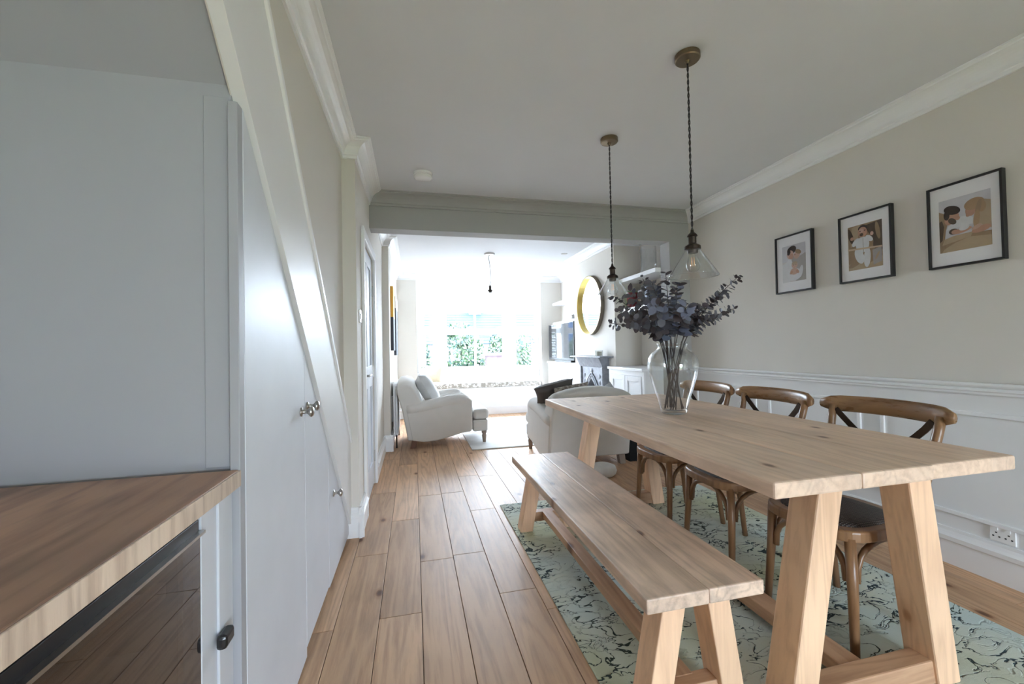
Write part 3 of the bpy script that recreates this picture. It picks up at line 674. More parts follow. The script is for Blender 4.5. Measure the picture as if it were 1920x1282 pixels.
for bi, (px, py, Y, ls) in enumerate(branches):
    Y = VY+(Y-2.27)*1.5
    tip = px_ray_pt(px, py, Y); an = rr.uniform(0, 2*PI)
    toward = math.atan2(tip.y-VY, tip.x-VX)+PI+rr.uniform(.75, 1.05)
    foot = Vector((VX+-.0+.052*math.cos(toward), VY+.052*math.sin(toward), TZ+.028))
    dirn = (tip-Vector((VX, VY, TZ+.372))); neck = Vector((VX, VY, TZ+.372))+Vector((dirn.x, dirn.y, 0)).normalized()*min(.06, .25*Vector((dirn.x, dirn.y, 0)).length)
    pts = [foot.lerp(neck, k/5) for k in range(5)]+bez(neck, neck+(neck-foot)*.35, neck.lerp(tip, .6)+Vector((0, 0, .05)), tip, 10)
    root = thing('eucalyptus_branch', 'dark slate eucalyptus branch standing in the clear glass vase', 'branch', tuple(foot), 'eucalyptus branches in the vase')
    n = len(pts); mb = MB(); mb.tube(pts, [.0035-.0022*k/n for k in range(n)], 6); part('stem', mb, M['stem'], root, smooth=True)
    up = pts[5:]; tot = (tip-neck).length; nl = int(16+tot*66)
    for k in range(nl):
        u = .20+.80*(k+.5)/nl; f_ = u*(len(up)-1); i0 = min(int(f_), len(up)-2); p = up[i0].lerp(up[i0+1], f_-i0); T = (up[i0+1]-up[i0]).normalized()
        q = k*2.4+rr.uniform(-.5, .5); a_ = T.orthogonal().normalized(); b_ = T.cross(a_)
        out = (a_*math.cos(q)+b_*math.sin(q))*1.0+T*rr.uniform(.1, .8); out.normalize()
        r = ls*(.0245-.009*u)*rr.uniform(.75, 1.2)
        nz = (T+Vector((rr.uniform(-.6, .6), rr.uniform(-.9, .3), rr.uniform(-.3, .9)))).normalized()
        ya = nz.cross(out).normalized(); za = out.cross(ya)
        col = 1 if (ls > 1.2 and rr.random() < .5) else rr.choice((0, 0, 2))
        lf = bpy.data.objects.new('leaf', leafs[col][rr.random() < .4]); C.objects.link(lf); lf.parent = root
        pl = p-foot+out*rr.uniform(.002, .016)
        lf.matrix_local = Matrix(((out.x*r, ya.x*r, za.x*r, pl.x), (out.y*r, ya.y*r, za.y*r, pl.y), (out.z*r, ya.z*r, za.z*r, pl.z), (0, 0, 0, 1)))

# ================================================================== PENDANTS
def pendant(x, y, label, shade=True, zh=1.70, kink=0, rr_=.056):
    t = thing('pendant_lamp', label, 'lamp', (x, y, CEIL))
    part('ceiling_rose', MB().lathe([(0, CEIL), (rr_, CEIL), (rr_, CEIL-.022), (rr_-.004, CEIL-.027), (.012, CEIL-.029), (.009, CEIL-.042), (0, CEIL-.042)], (x, y, 0), 32), M['brass'] if shade else M['nickel'], t, bevel=.0015)
    ln = CEIL-.04-zh
    mb = MB()
    if shade:
        for s in (0, PI):
            nt = int(ln/.006); mb.tube([(x+.0028*math.cos(s+k*.6), y+.0028*math.sin(s+k*.6), CEIL-.04-ln*k/nt) for k in range(nt+1)], .0026, 5)
    else:
        mb.tube(bez((x-.012, y, CEIL-.03), (x-.02, y, CEIL-.1), (x+.03, y, CEIL-.2), (x, y, zh), 10), .004, 6)
    part('cord', mb, M['black_matt'], t)
    mb = MB().lathe([(0, zh+.012), (.006, zh+.012), (.008, zh), (.02, zh-.012), (.023, zh-.02), (.017, zh-.022), (.017, zh-.055), (.024, zh-.058), (.035, zh-.066), (.036, zh-.08), (.024, zh-.083), (.022, zh-.098), (0, zh-.098)], (x, y, 0), 24)
    part('lamp_holder', mb, M['bronze'], t, bevel=.001)
    if shade:
        z0, z1 = zh-.084, zh-.205
        prof = [(.026, z0+.022), (.031, z0+.012), (.034, z0), (.107, z1+.006), (.109, z1), (.106, z1), (.104, z1+.006), (.031, z0), (.029, z0+.012), (.024, z0+.022)]
        part('glass_shade', MB().lathe(prof, (x, y, 0), 40, close=True), M['clear_glass'], t, smooth=True)
    zb = zh-.098
    b_ = part('bulb', MB().lathe([(.012, zb), (.014, zb-.012), (.024, zb-.03), (.031, zb-.052), (.029, zb-.07), (.018, zb-.083), (0, zb-.088)], (x, y, 0), 24), M['clear_glass'], t, smooth=True)
    mb = MB()
    for k in range(4):
        q = k*PI/2; mb.tube([(x+.006*math.cos(q), y+.006*math.sin(q), zb-.02), (x+.009*math.cos(q+.5), y+.009*math.sin(q+.5), zb-.06)], .0007, 5)
    sub_part('filament', mb, M['filament'], b_, t)
    return t
pendant(1.262, 1.668, 'clear glass cone pendant on long twisted cord over the near end of the table')
pendant(1.256, 2.453, 'clear glass cone pendant on twisted cord hanging over the vase side of the table')
pendant(1.056, 5.737, 'bare bulb pendant with small metal rose in the living area', False, 2.075, rr_=.075)

# ================================================================== FRAMED PHOTOGRAPHS
def flat(name, c): return plain(name, c, .75, var=.05, vscale=30)
PC = {k: flat('print_'+k, v) for k, v in dict(sky=(.62, .62, .66), haze=(.66, .63, .62), skin=(.52, .30, .21), skin2=(.60, .40, .32), hair=(.05, .035, .03), blond=(.42, .28, .16), tan=(.33, .23, .14), tan2=(.46, .35, .23), dark=(.09, .06, .04), white=(.72, .73, .75), grey=(.40, .37, .36), stick=(.62, .48, .34)).items()}
def ell(cx, cy, rx, ry, rot=0, n=18): return [(cx+rx*math.cos(2*PI*k/n)*math.cos(rot)-ry*math.sin(2*PI*k/n)*math.sin(rot), cy+rx*math.cos(2*PI*k/n)*math.sin(rot)+ry*math.sin(2*PI*k/n)*math.cos(rot)) for k in range(n)]
def photo(y1, y0, z0, z1, label, iw, ih, shapes, tilt=0, lean=0):
    # y1 far edge (left in view), y0 near edge
    yc, zc = (y0+y1)/2, (z0+z1)/2; hw, hh = (y1-y0)/2, (z1-z0)/2; x = 0.0
    t = thing('picture_frame', label, 'picture', (0, 0, 0), 'framed photographs on the dining wall')
    f = .010; mb = MB()
    for a in ((-hw, hw, -hh, -hh+f), (-hw, hw, hh-f, hh), (-hw, -hw+f, -hh+f, hh-f), (hw-f, hw, -hh+f, hh-f)): mb.box(-.028, 0, *a)
    part('frame', mb, M['black_matt'], t, bevel=.001)
    part('mount', MB().box(-.016, -.004, -hw+f, hw-f, -hh+f, hh-f), M['paper'], t)
    mb = MB(); mats = []
    lay = 0
    for mat, poly in shapes:       # poly in 0..1 picture space, u right as seen (towards -y)
        if mat not in mats: mats.append(mat)
        mb.cur = mats.index(mat); lay += 1; n = len(poly)
        poly = [(min(1, max(0, u)), min(1, max(0, v))) for u, v in poly]
        mb.add([(-.0163-.00012*lay, (.5-u)*iw, (v-.5)*ih) for u, v in poly], [tuple(range(n))])
    o = bpy.data.objects.new('photo_print', bpy.data.meshes.new('photo_print')); me = o.data
    me.from_pydata(mb.v, [], mb.f)
    for k in mats: me.materials.append(PC[k])
    me.polygons.foreach_set('material_index', mb.m); me.update(); C.objects.link(o); o.parent = t
    part('glazing', MB().box(-.0225, -.0215, -hw+f, hw-f, -hh+f, hh-f), M['picture_glass'], t)
    t.location = (WR-.0015, yc, zc); t.rotation_euler = (tilt, lean, 0)
R4 = [(0, 0), (1, 0), (1, 1), (0, 1)]
family = [('haze', R4), ('sky', [(0, .55), (1, .62), (1, 1), (0, 1)]), ('grey', [(.58, 0), (1, 0), (1, .72), (.62, .62)]), ('white', [(0, 0), (.32, 0), (.36, .3), (.3, .58), (0, .5)]), ('white', ell(.42, .50, .22, .17)), ('grey', ell(.62, .56, .22, .13, -.3)),
          ('hair', ell(.42, .86, .20, .11, .15)), ('skin2', ell(.36, .74, .15, .12)), ('skin', ell(.40, .69, .10, .08)), ('hair', ell(.30, .80, .08, .06, .6)), ('skin2', ell(.64, .70, .13, .10, .3)), ('tan', ell(.70, .78, .13, .06, -.3)), ('dark', ell(.56, .72, .02, .012)),
          ('white', ell(.50, .19, .34, .17)), ('white', ell(.30, .26, .09, .17, .3)), ('white', ell(.80, .24, .08, .17, -.35)), ('skin2', ell(.54, .44, .13, .085)), ('tan2', ell(.54, .49, .12, .045)), ('skin2', ell(.52, .27, .17, .09)), ('skin', ell(.40, .25, .07, .045, .4)), ('skin', ell(.66, .25, .07, .045, -.4)), ('dark', ell(.50, .44, .016, .01)), ('dark', ell(.60, .44, .016, .01))]
baby = [('tan', R4), ('dark', [(.5, .95), (1, 1), (1, .35), (.8, .3), (.75, .6)]), ('tan2', [(.12, .97), (.38, 1), (.3, .7), (.08, .52)]), ('dark', ell(.08, .78, .07, .2, .4)), ('dark', ell(.82, .62, .05, .2, -.3)), ('tan', ell(.88, .78, .06, .2, .2)), ('tan2', [(0, 0), (1, 0), (1, .22), (.62, .1), (.3, .2), (0, .14)]), ('tan', ell(.2, .14, .2, .06, .3)), ('grey', [(.74, .05), (.98, .1), (.98, .42), (.72, .38)]),
        ('tan2', ell(.86, .24, .10, .03, .9)), ('white', ell(.34, .30, .12, .20, .55)), ('white', ell(.57, .24, .10, .22, -.1)), ('white', ell(.44, .54, .20, .18)), ('grey', [(.455, .36), (.475, .36), (.465, .68), (.45, .68)]), ('white', ell(.24, .62, .13, .065, .55)), ('white', ell(.64, .65, .12, .06, -.5)), ('skin', ell(.13, .72, .055, .04)), ('skin2', ell(.72, .74, .05, .045)), ('hair', ell(.46, .90, .14, .075)), ('skin', ell(.45, .82, .135, .115)), ('skin2', ell(.42, .85, .07, .05)), ('dark', ell(.42, .765, .055, .035)), ('hair', ell(.38, .845, .025, .01)), ('hair', ell(.52, .85, .025, .01)), ('stick', [(.0, .46), (1, .40), (1, .437), (.0, .497)])]
couple = [('sky', R4), ('white', [(.14, .42), (.8, .45), (.6, .62), (.45, .62), (.2, .5)]), ('tan', [(0, 0), (1, 0), (1, .26), (.6, .28), (.3, .2), (0, .14)]), ('tan2', [(.04, .0), (1, 0), (1, .18), (.6, .22), (.3, .15), (.1, .07)]), ('tan', [(0, .12), (.1, .18), (.13, .4), (.2, .60), (.12, .74), (0, .8)]), ('dark', [(0, .2), (.06, .24), (.1, .5), (.06, .62), (0, .6)]), ('tan2', [(.05, .14), (.62, .22), (.66, .30), (.3, .29), (.1, .25)]),
          ('tan2', [(.74, .42), (.86, .38), (1, .3), (1, .80), (.88, .84), (.76, .62)]), ('skin', ell(.20, .60, .09, .09)), ('skin', ell(.29, .67, .12, .10, -.3)), ('hair', ell(.27, .78, .17, .085, -.25)), ('hair', ell(.16, .70, .06, .09)), ('dark', ell(.27, .57, .09, .055, -.5)), ('skin', ell(.38, .61, .045, .04)), ('skin', ell(.63, .69, .10, .10, .4)), ('blond', ell(.70, .80, .19, .105, .1)), ('blond', ell(.84, .72, .08, .10)), ('tan', ell(.78, .72, .05, .14, -.3)), ('blond', ell(.74, .52, .06, .16, -.15)), ('skin', ell(.58, .62, .04, .035)),
          ('skin', ell(.45, .36, .20, .045, .12)), ('skin', ell(.82, .32, .18, .06, .12)), ('skin2', ell(.74, .37, .10, .035, .3)), ('white', ell(.50, .40, .10, .045, .1)), ('dark', ell(.29, .37, .09, .055)), ('skin', ell(.32, .36, .07, .04))]
photo(2.643, 2.338, 1.556, 1.984, 'black framed family portrait print nearest the beam', .192, .272, family, lean=.008)
photo(2.15, 1.84, 1.558, 1.988, 'black framed print of a baby in white lying down, middle of three', .20, .28, baby, lean=.006)
photo(1.665, 1.366, 1.558, 1.992, 'black framed print of a couple cradling a newborn', .205, .275, couple, lean=.004)

# ================================================================== ARMCHAIRS
def armchair(name, label, W, back_h, group=None, foot=0.0):
    t = thing(name, label, 'armchair', (0, 0, 0), group)
    hw = W/2; aw = .19
    def slab(poly, y0, y1):
        mb = MB(); mb.prism(poly, 'y', y0, y1); return mb
    for s in (-1, 1):
        ya, yb = (s*hw, s*(hw-aw)) if s < 0 else (s*(hw-aw), s*hw)
        ya, yb = min(ya, yb)+ (.025 if s < 0 else 0), max(ya, yb)-(.025 if s > 0 else 0)
        side = [(-.02, .10), (.12, .075), (.26, .08), (.42, .115), (.58, .155), (.69, .165), (.71, .20), (.71, .55), (.66, .585), (.5, .585), (.3, .545), (.1, .51), (-.06, .50), (-.09, .48)]
        a = part('arm', slab(side, ya, yb), M['linen'], t, bevel=.014, smooth=None)
        cyr = s*(hw-.085)
        path = bez((-.08, cyr, .475), (.15, cyr, .48), (.35, cyr, .56), (.56, cyr, .562), 10)+bez((.56, cyr, .562), (.62, cyr, .562), (.655, cyr, .545), (.668, cyr, .47), 6)[1:]+[Vector((.672, cyr, .30)), Vector((.672, cyr, .19))]
        mb = MB(); mb.tube(path, [.068]+[.072]*9+[.074, .072, .068, .06, .055, .052, .05, .045, .04][:len(path)-10], 16, sx=1.15)
        sub_part('arm_roll', mb, M['linen'], a, t, smooth=True)
    # back: arched, raked
    mb = MB(); nu = 17
    def cross(v):   # profile loop (x,z) for height fraction
        return v
    hb = hw-.03; rows = []
    for k in range(nu):
        y = -hb+2*hb*k/(nu-1); q = abs(y/hb); top = back_h-.075*q**2.2-.02*(q > .99); dx = .0
        prof = [(.0, .10), (.20, .30), (.10, .55), (.02, top-.07), (-.02, top-.015), (-.08, top), (-.15, top-.012), (-.19, top-.05), (-.185, top-.12), (-.13, .45), (-.07, .10)]
        rows.append([(x_+dx, y, z_) for x_, z_ in prof])
    m = len(rows[0]); vs = [p for r in rows for p in r]
    mb.add(vs, [(k*m+j, k*m+(j+1) % m, (k+1)*m+(j+1) % m, (k+1)*m+j) for k in range(nu-1) for j in range(m)]+[tuple(range(m)), tuple(range((nu-1)*m, nu*m))[::-1]])
    part('back', mb, M['linen'], t, bevel=.02, smooth=None)
    iw = hw-aw+.005
    part('seat_base', MB().prism([(-iw, .16), (iw, .16), (iw, .30), (-iw, .30)], 'x', .02, .90), M['linen'], t, bevel=.02, smooth=None)
    part('front_rail', MB().box(.72, .91, -hw+.06, hw-.06, .155, .30), M['linen'], t, bevel=.02, smooth=None)
    # T-shaped seat cushion
    mb = MB(); mb.prism([(.12, -iw), (.72, -iw), (.72, -hw+.05), (.925, -hw+.05), (.925, hw-.05), (.72, hw-.05), (.72, iw), (.12, iw)], 'z', .302, .435)
    part('seat_cushion', mb, M['linen'], t, bevel=.045, smooth=None)
    for s in (-1, 1):
        mb = MB(); mb.lathe([(0, foot), (.020, foot), (.022, .03+foot/2), (.030, .10), (.022, .115), (.034, .135), (.034, .16), (0, .16)], (.865, s*(hw-.10), 0), 16); part('front_leg', mb, M['leg_grey'], t, smooth=True)
        mb = MB(); mb.hexa([(-.045, s*(hw-.09)-.03, 0), (.015, s*(hw-.09)-.03, 0), (.015, s*(hw-.09)+.03, 0), (-.045, s*(hw-.09)+.03, 0)], [(-.02, s*(hw-.09)-.035, .11), (.05, s*(hw-.09)-.035, .11), (.05, s*(hw-.09)+.035, .11), (-.02, s*(hw-.09)+.035, .11)])
        part('back_leg', mb, M['leg_dark'] if name == 'armchair' else M['leg_grey'], t, bevel=.004)
    return t
ac = armchair('armchair', 'pale linen armchair with rolled arms standing beside the radiator', .93, .86, foot=.0142)
ac.location = (-.015, 5.585, .0); ac.rotation_euler = (0, 0, 0)
ac2 = armchair('snuggler_armchair', 'wide pale linen armchair seen from behind, beside the dining table end', .90, .80)
ac2.location = (1.675, 3.885, .0); ac2.rotation_euler = (0, 0, PI/2)

def cushion(name, loc, rot, sx, sy, th, mat, label):
    mb = MB(); n = 13; top = []; 
    def pt(u, v, s):
        a, b = 2*u-1, 2*v-1; pin = 1-.10*(1-abs(a)**2)*abs(b)**3-.0
        x = a*sx/2*(1-.08*(1-b*b)*abs(a)**4); y = b*sy/2*(1-.08*(1-a*a)*abs(b)**4)
        z = s*th/2*(max(0, 1-a**4)*max(0, 1-b**4))**.5
        return (x, y, z)
    mb.grid(lambda u, v: pt(u, v, 1), n, n); mb.grid(lambda u, v: pt(u, 1-v, -1), n, n)
    o = bpy.data.objects.new(name, mb.mesh(name, mat, (0, 0, 0), True)); C.objects.link(o); o.location = loc; o.rotation_euler = rot
    return tag(o, label, 'cushion')
def lean(L, th):       # standing cushion leaning back by L (degrees), turned by th in its own plane
    return (Matrix.Rotation(math.radians(90+L), 3, 'X') @ Matrix.Rotation(math.radians(th), 3, 'Z')).to_euler()
cushion('scatter_cushion', (.172, 5.565, .672), (0, math.radians(60), math.radians(-4)), .46, .47, .20, M['cushion_light'], 'light grey square cushion resting on the linen armchair by the radiator')
cushion('scatter_cushion', (.36, 7.74, .75), (math.radians(72), 0, math.radians(-20)), .34, .33, .12, M['cream'], 'fluffy cream cushion propped on the window seat')
cushion('scatter_cushion', (1.425, 4.13, .722), lean(40, 18), .42, .26, .12, M['charcoal'], 'dark charcoal cushion leaning on the wide armchair back')
cushion('scatter_cushion', (1.575, 4.06, .642), lean(40, 12), .36, .445, .11, M['pattern_cloth'], 'brown patterned cushion under the charcoal one on the wide armchair')
cushion('scatter_cushion', (1.962, 4.012, .642), lean(20, 45), .275, .275, .10, M['cushion_grey'], 'grey cushion standing on its corner in the wide armchair')
# window seat cushion
mb = MB(); mb.prism([(.08, Y_END-.025), (2.32, Y_END-.025), (2.32, Y_END+.15), (1.86, 8.13), (.52, 8.13), (.08, Y_END+.15)], 'z', .491, .585)
solo('window_seat_cushion', mb, M['seat_pattern'], 'long leaf patterned seat pad on the bay window seat', 'seat pad', bevel=.02, smooth=None)

# low items behind the table
solo('floor_pouffe', MB().lathe([(0, .001), (.10, .001), (.12, .02), (.128, .05), (.115, .085), (.08, .10), (0, .105)], (1.68, 3.565, 0), 28), M['white_cloth'], 'low round white floor cushion behind the table leg', 'floor cushion', smooth=True)

# radiator
t = thing('radiator', 'white column radiator on the living area wall behind the armchair', 'radiator', (WD+.055, 5.75, .12))
for k in range(14):
    y = 5.31+k*.055
    mb = MB(); mb.tube([(WD+.035, y, .16), (WD+.035, y, .755)], .014, 8); mb.tube([(WD+.062, y, .16), (WD+.062, y, .755)], .014, 8); mb.box(WD+.022, WD+.075, y-.022, y+.022, .745, .785); mb.box(WD+.022, WD+.075, y-.022, y+.022, .135, .17)
    part('column', mb, M['trim'], t, bevel=.006)
mb = MB(); mb.tube([(WD+.06, 5.27, .001), (WD+.06, 5.27, .15), (WD+.06, 5.31, .155)], .009, 8); part('pipe', mb, M['bronze'], t)
mb = MB(); mb.tube([(WD+.06, 6.05, .001), (WD+.06, 6.05, .15), (WD+.06, 6.02, .155)], .009, 8); part('pipe', mb, M['bronze'], t)
for k in (0, 1): part('bracket', MB().box(WD+.001, WD+.03, 5.4+k*.5, 5.42+k*.5, .3, .62), M['trim'], t)
# canvases on the far-left wall
PC['ochre'] = plain('ochre_paint', (.80, .42, .06), .7); PC['ink'] = plain('ink_paint', (.05, .055, .07), .7)
for k, (ya, yb, z0, z1, lab) in enumerate(((5.42, 5.86, 1.19, 2.0, 'tall canvas ochre above and dark below on the living area wall'), (6.25, 6.85, 1.12, 1.98, 'tall dark canvas with grey top nearer the bay window'))):
    t = thing('wall_canvas', lab, 'picture', (WD, (ya+yb)/2, z0))
    zs = z0+(z1-z0)*.52
    part('upper_panel', MB().box(WD+.001, WD+.035, ya, yb, zs if k == 0 else z0+(z1-z0)*.8, z1), PC['ochre'] if k == 0 else M['nickel'], t)
    part('lower_panel', MB().box(WD+.001, WD+.035, ya, yb, z0, zs if k == 0 else z0+(z1-z0)*.8), PC['ink'], t)

# ================================================================== CHIMNEY BREAST
t = thing('round_mirror', 'large round mirror with deep brass frame on the chimney breast', 'mirror', (XC, 5.325, 1.36))
part('frame', MB().lathe([(.406, -.001), (.406, -.055), (.400, -.056), (.400, -.001)], (XC, 5.325, 1.755), 64, 'x', close=True), M['bronze_frame'], t)
part('inner_rim', MB().lathe([(.3998, -.001), (.3998, -.0555), (.3965, -.0555), (.3965, -.001)], (XC, 5.325, 1.755), 64, 'x', close=True), M['gold'], t)
part('mirror_glass', MB().lathe([(0, -.010), (.397, -.010), (.397, -.002), (0, -.002)], (XC, 5.325, 1.755), 64, 'x'), M['mirror'], t)
# fireplace
FY, FX = 5.20, XC-.032
t = thing('cast_iron_fireplace', 'grey cast iron fireplace with gothic arch relief and narrow mantel shelf', 'fireplace', (XC-.1, FY, 0))
part('mantel_shelf', MB().box(XC-.19, XC-.001, FY-.50, FY+.50, 1.045, 1.065), M['iron'], t, bevel=.006)
part('frieze', MB().prism([(XC-.001, .92), (XC-.09, .92), (XC-.10, .94), (XC-.14, 1.03), (XC-.15, 1.045), (XC-.001, 1.045)], 'y', FY-.37, FY+.37), M['iron'], t)
def arch(w_, zb, zs, n=10):   # pointed arch outline half-width w_, springing zs
    R_ = w_*1.9; pts = [(-w_, zb)]
    am = math.acos((R_-w_)/R_)
    for k in range(n+1): a_ = am*k/n; pts.append((-w_+R_-R_*math.cos(a_), zs+R_*math.sin(a_)))
    for k in range(n-1, -1, -1): a_ = am*k/n; pts.append((w_-R_+R_*math.cos(a_), zs+R_*math.sin(a_)))
    return pts+[(w_, zb)]
mb = MB(); ar = arch(.155, 0, .52); px_ = XC-.075
outer = [(-.36, 0), (-.36, .92), (.36, .92), (.36, 0)]
# front plate with arched hole: strips
L_ = [p for p in ar]
for (u0, v0), (u1, v1) in zip(L_[:-1], L_[1:]):
    if abs(u1-u0) < 1e-6: continue
    mb.add([(px_, FY+u0, v0), (px_, FY+u1, v1), (px_, FY+u1, .92), (px_, FY+u0, .92)], [(0, 1, 2, 3)])
    mb.add([(px_, FY+u0, v0), (px_, FY+u1, v1), (XC-.002, FY+u1, v1), (XC-.002, FY+u0, v0)], [(0, 1, 2, 3)])
for s in (-1, 1):
    mb.box(px_, XC-.001, *sorted((FY+s*.155, FY+s*.36)), 0, .92)
part('front_plate', mb, M['iron'], t)
part('fire_opening', MB().box(XC-.006, XC-.001, FY-.155, FY+.155, 0, .80), M['soot'], t)
for w_, zs, rad in ((.30, .34, .014), (.245, .36, .009), (.175, .51, .012)):
    mb = MB(); mb.tube([(px_-.004, FY+u, v) for u, v in arch(w_, .05, zs)], rad, 6); part('arch_moulding', mb, M['iron'], t, smooth=True)
for s in (-1, 1):
    part('side_column', MB().box(px_-.022, px_, *sorted((FY+s*.325, FY+s*.365)), 0, .92), M['iron'], t, bevel=.008)
    for z in (.72, .80):
        mb = MB(); mb.lathe([(0, -.012), (.02, -.01), (.035, 0)], (px_, FY+s*.24, z), 12, 'x'); part('rosette', mb, M['iron'], t)
mb = MB(); mb.lathe([(0, -.02), (.03, -.012), (.045, 0)], (px_, FY, .86), 12, 'x'); part('rosette', mb, M['iron'], t)
t = thing('candle_glass', 'pale candle in a square glass on the mantel shelf', 'candle', (XC-.1, FY-.27, 1.066))
part('wax', MB().box(XC-.13, XC-.06, FY-.305, FY-.235, 1.072, 1.125), M['candle'], t, bevel=.004)
part('glass', MB().lathe([(.055, 1.0662), (.056, 1.14), (.052, 1.14), (.051, 1.07), (0, 1.07), (0, 1.0662)], (XC-.095, FY-.27, 0), 24), M['clear_glass'], t, smooth=True)

# ================================================================== ALCOVES
def alcove_cabinet(xf, y0, y1, ztop, label, doors):
    t = thing('alcove_cabinet', label, 'cabinet', ((xf+WR)/2, (y0+y1)/2, 0))
    part('top', MB().box(xf-.025, WR-.002, y0, y1, ztop-.03, ztop), M['trim'], t, bevel=.004)
    part('carcass', MB().box(xf+.02, WR-.002, y0, y1, 0, ztop-.03), M['panel_white'], t)
    mb = MB(); 
    for q in ((y0, y0+.05, .0, ztop-.03), (y1-.05, y1, 0, ztop-.03), (y0+.05, y1-.05, ztop-.085, ztop-.03), (y0+.05, y1-.05, 0, .10)): mb.box(xf, xf+.02, *q)
    part('face_frame', mb, M['trim'], t)
    wd = (y1-y0-.1)/doors
    for k in range(doors):
        a, b = y0+.05+k*wd+.003, y0+.05+(k+1)*wd-.003
        dl = part('cabinet_door', MB().box(xf+.004, xf+.014, a, b, .103, ztop-.088), M['trim'], t)
        mb = MB(); f = .055
        for q in ((a, a+f, .103, ztop-.088), (b-f, b, .103, ztop-.088), (a+f, b-f, .103, .103+f), (a+f, b-f, ztop-.088-f, ztop-.088)): mb.box(xf-.006, xf+.005, *q)
        sub_part('door_frame', mb, M['trim'], dl, t, bevel=.002)
    return t
alcove_cabinet(2.305, Y_B1+.001, YC0-.001, .945, 'white two door cupboard in the alcove beside the fireplace and vase', 2)
alcove_cabinet(2.42, YC1+.001, 7.34, .94, 'white low cupboard below the television', 3)
def shelf(x, y0, y1, z, lab):
    return solo('floating_shelf', MB().box(x, WR-.001, y0, y1, z-.045, z), M['trim'], lab, 'shelf', bevel=.002)
shelf(2.465, Y_B1+.001, YC0-.001, 2.0, 'upper white floating shelf holding the glass cylinder')
shelf(2.465, Y_B1+.001, YC0-.001, 1.635, 'lower white floating shelf holding books beside the chimney breast')
shelf(2.56, YC1+.001, Y_END-.06, 2.02, 'upper white floating shelf above the television')
shelf(2.56, YC1+.001, Y_END-.06, 1.655, 'lower white floating shelf just above the television')
solo('glass_cylinder', MB().lathe([(.0, 2.0005), (.085, 2.0005), (.087, 2.01), (.087, 2.30), (.083, 2.30), (.083, 2.012), (0, 2.01)], (2.60, 4.20, 0), 32), M['clear_glass'], 'tall clear glass cylinder on the upper shelf beside the beam', 'vase', smooth=True)
z = 1.636
for ya, th, h, mat, lab in ((4.55, .035, .21, 'books_green', 'green spined book on the lower alcove shelf'), (4.505, .05, .19, 'books_red', 'dark red book on the lower alcove shelf'), (4.17, .06, .215, 'charcoal', 'dark grey book on the lower alcove shelf'), (4.11, .05, .21, 'leafB', 'slate blue book on the lower alcove shelf')):
    t = thing('book', lab, 'book', (2.6, ya, z))
    part('cover', MB().box(2.50, 2.68, ya-th/2, ya+th/2, z, z+h), M[mat], t, bevel=.002)
    part('pages', MB().box(2.505, 2.6805, ya-th/2+.004, ya+th/2-.004, z+.004, z+h+.0005), M['paper'], t)
t = thing('shelf_photo', 'small colour portrait photograph propped among the books', 'picture', (2.6, 4.33, z))
part('frame', MB().box(2.585, 2.60, 4.25, 4.43, z, z+.21), M['black_matt'], t)
mb = MB(); mats = ['sky', 'tan2', 'skin', 'hair', 'white']
for mat, poly in (('sky', R4), ('tan2', [(0, 0), (1, 0), (1, .4), (0, .5)]), ('white', ell(.55, .2, .3, .3)), ('skin', ell(.55, .62, .16, .16)), ('hair', ell(.55, .76, .17, .1))):
    mb.cur = mats.index(mat); mb.add([(2.5848-.0002*mats.index(mat)*1-.0001, 4.26+.16*(1-u), z+.01+.19*max(0, min(1, v))) for u, v in poly], [tuple(range(len(poly)))])
part('photo_print', mb, [PC[k] for k in mats], t)
# far alcove objects
t = thing('framed_print', 'large white framed print leaning on the upper shelf over the television', 'picture', (2.64, 6.75, 2.021))
part('frame', MB().box(2.63, 2.655, 6.52, 6.90, 2.021, 2.33), M['paper'], t, bevel=.003)
part('photo_print', MB().box(2.6285, 2.63, 6.57, 6.85, 2.07, 2.28), PC['haze'], t)
solo('dark_ornament', MB().lathe([(0, 2.0205), (.03, 2.0205), (.035, 2.06), (.02, 2.10), (0, 2.11)], (2.64, 6.30, 0), 16), M['charcoal'], 'small dark ornament beside the white frame on the upper shelf', 'ornament', smooth=True)
t = thing('vintage_camera', 'small black vintage camera on the shelf above the television', 'camera', (2.62, 6.52, 1.656))
part('body', MB().box(2.60, 2.65, 6.42, 6.60, 1.656, 1.74), M['black'], t, bevel=.006)
part('lens', MB().lathe([(0, -.04), (.03, -.04), (.034, 0)], (2.60, 6.51, 1.70), 16, 'x'), M['nickel'], t)
part('viewfinder', MB().box(2.605, 2.645, 6.46, 6.53, 1.74, 1.775), M['black'], t, bevel=.004)
solo('white_pot', MB().lathe([(0, 1.6555), (.035, 1.6555), (.042, 1.74), (.038, 1.74), (.03, 1.66), (0, 1.66)], (2.62, 6.27, 0), 20), M['socket'], 'small white pot between camera and pink pot on the shelf', 'pot', smooth=True)
solo('pink_pot', MB().lathe([(0, 1.6555), (.03, 1.6555), (.036, 1.75), (.025, 1.78), (.02, 1.78), (.02, 1.67), (0, 1.67)], (2.62, 6.13, 0), 20), M['pink'], 'small pink pot on the shelf above the television', 'pot', smooth=True)
# television
t = thing('television', 'flat black television mounted on an arm in the far alcove', 'television', (2.47, 6.75, .99))
part('bezel', MB().box(2.45, 2.50, 6.14, 7.37, .975, 1.605), M['black'], t, bevel=.004)
part('screen', MB().box(2.4485, 2.45, 6.16, 7.35, 1.01, 1.59), M['screen'], t)
part('wall_arm', MB().box(2.50, WR-.002, 6.70, 6.80, 1.2, 1.4), M['black'], t)
solo('sound_bar', MB().box(2.46, 2.55, 6.3, 7.1, .9405, .972), M['black'], 'slim black sound bar on the cupboard under the television', 'speaker', bevel=.005)
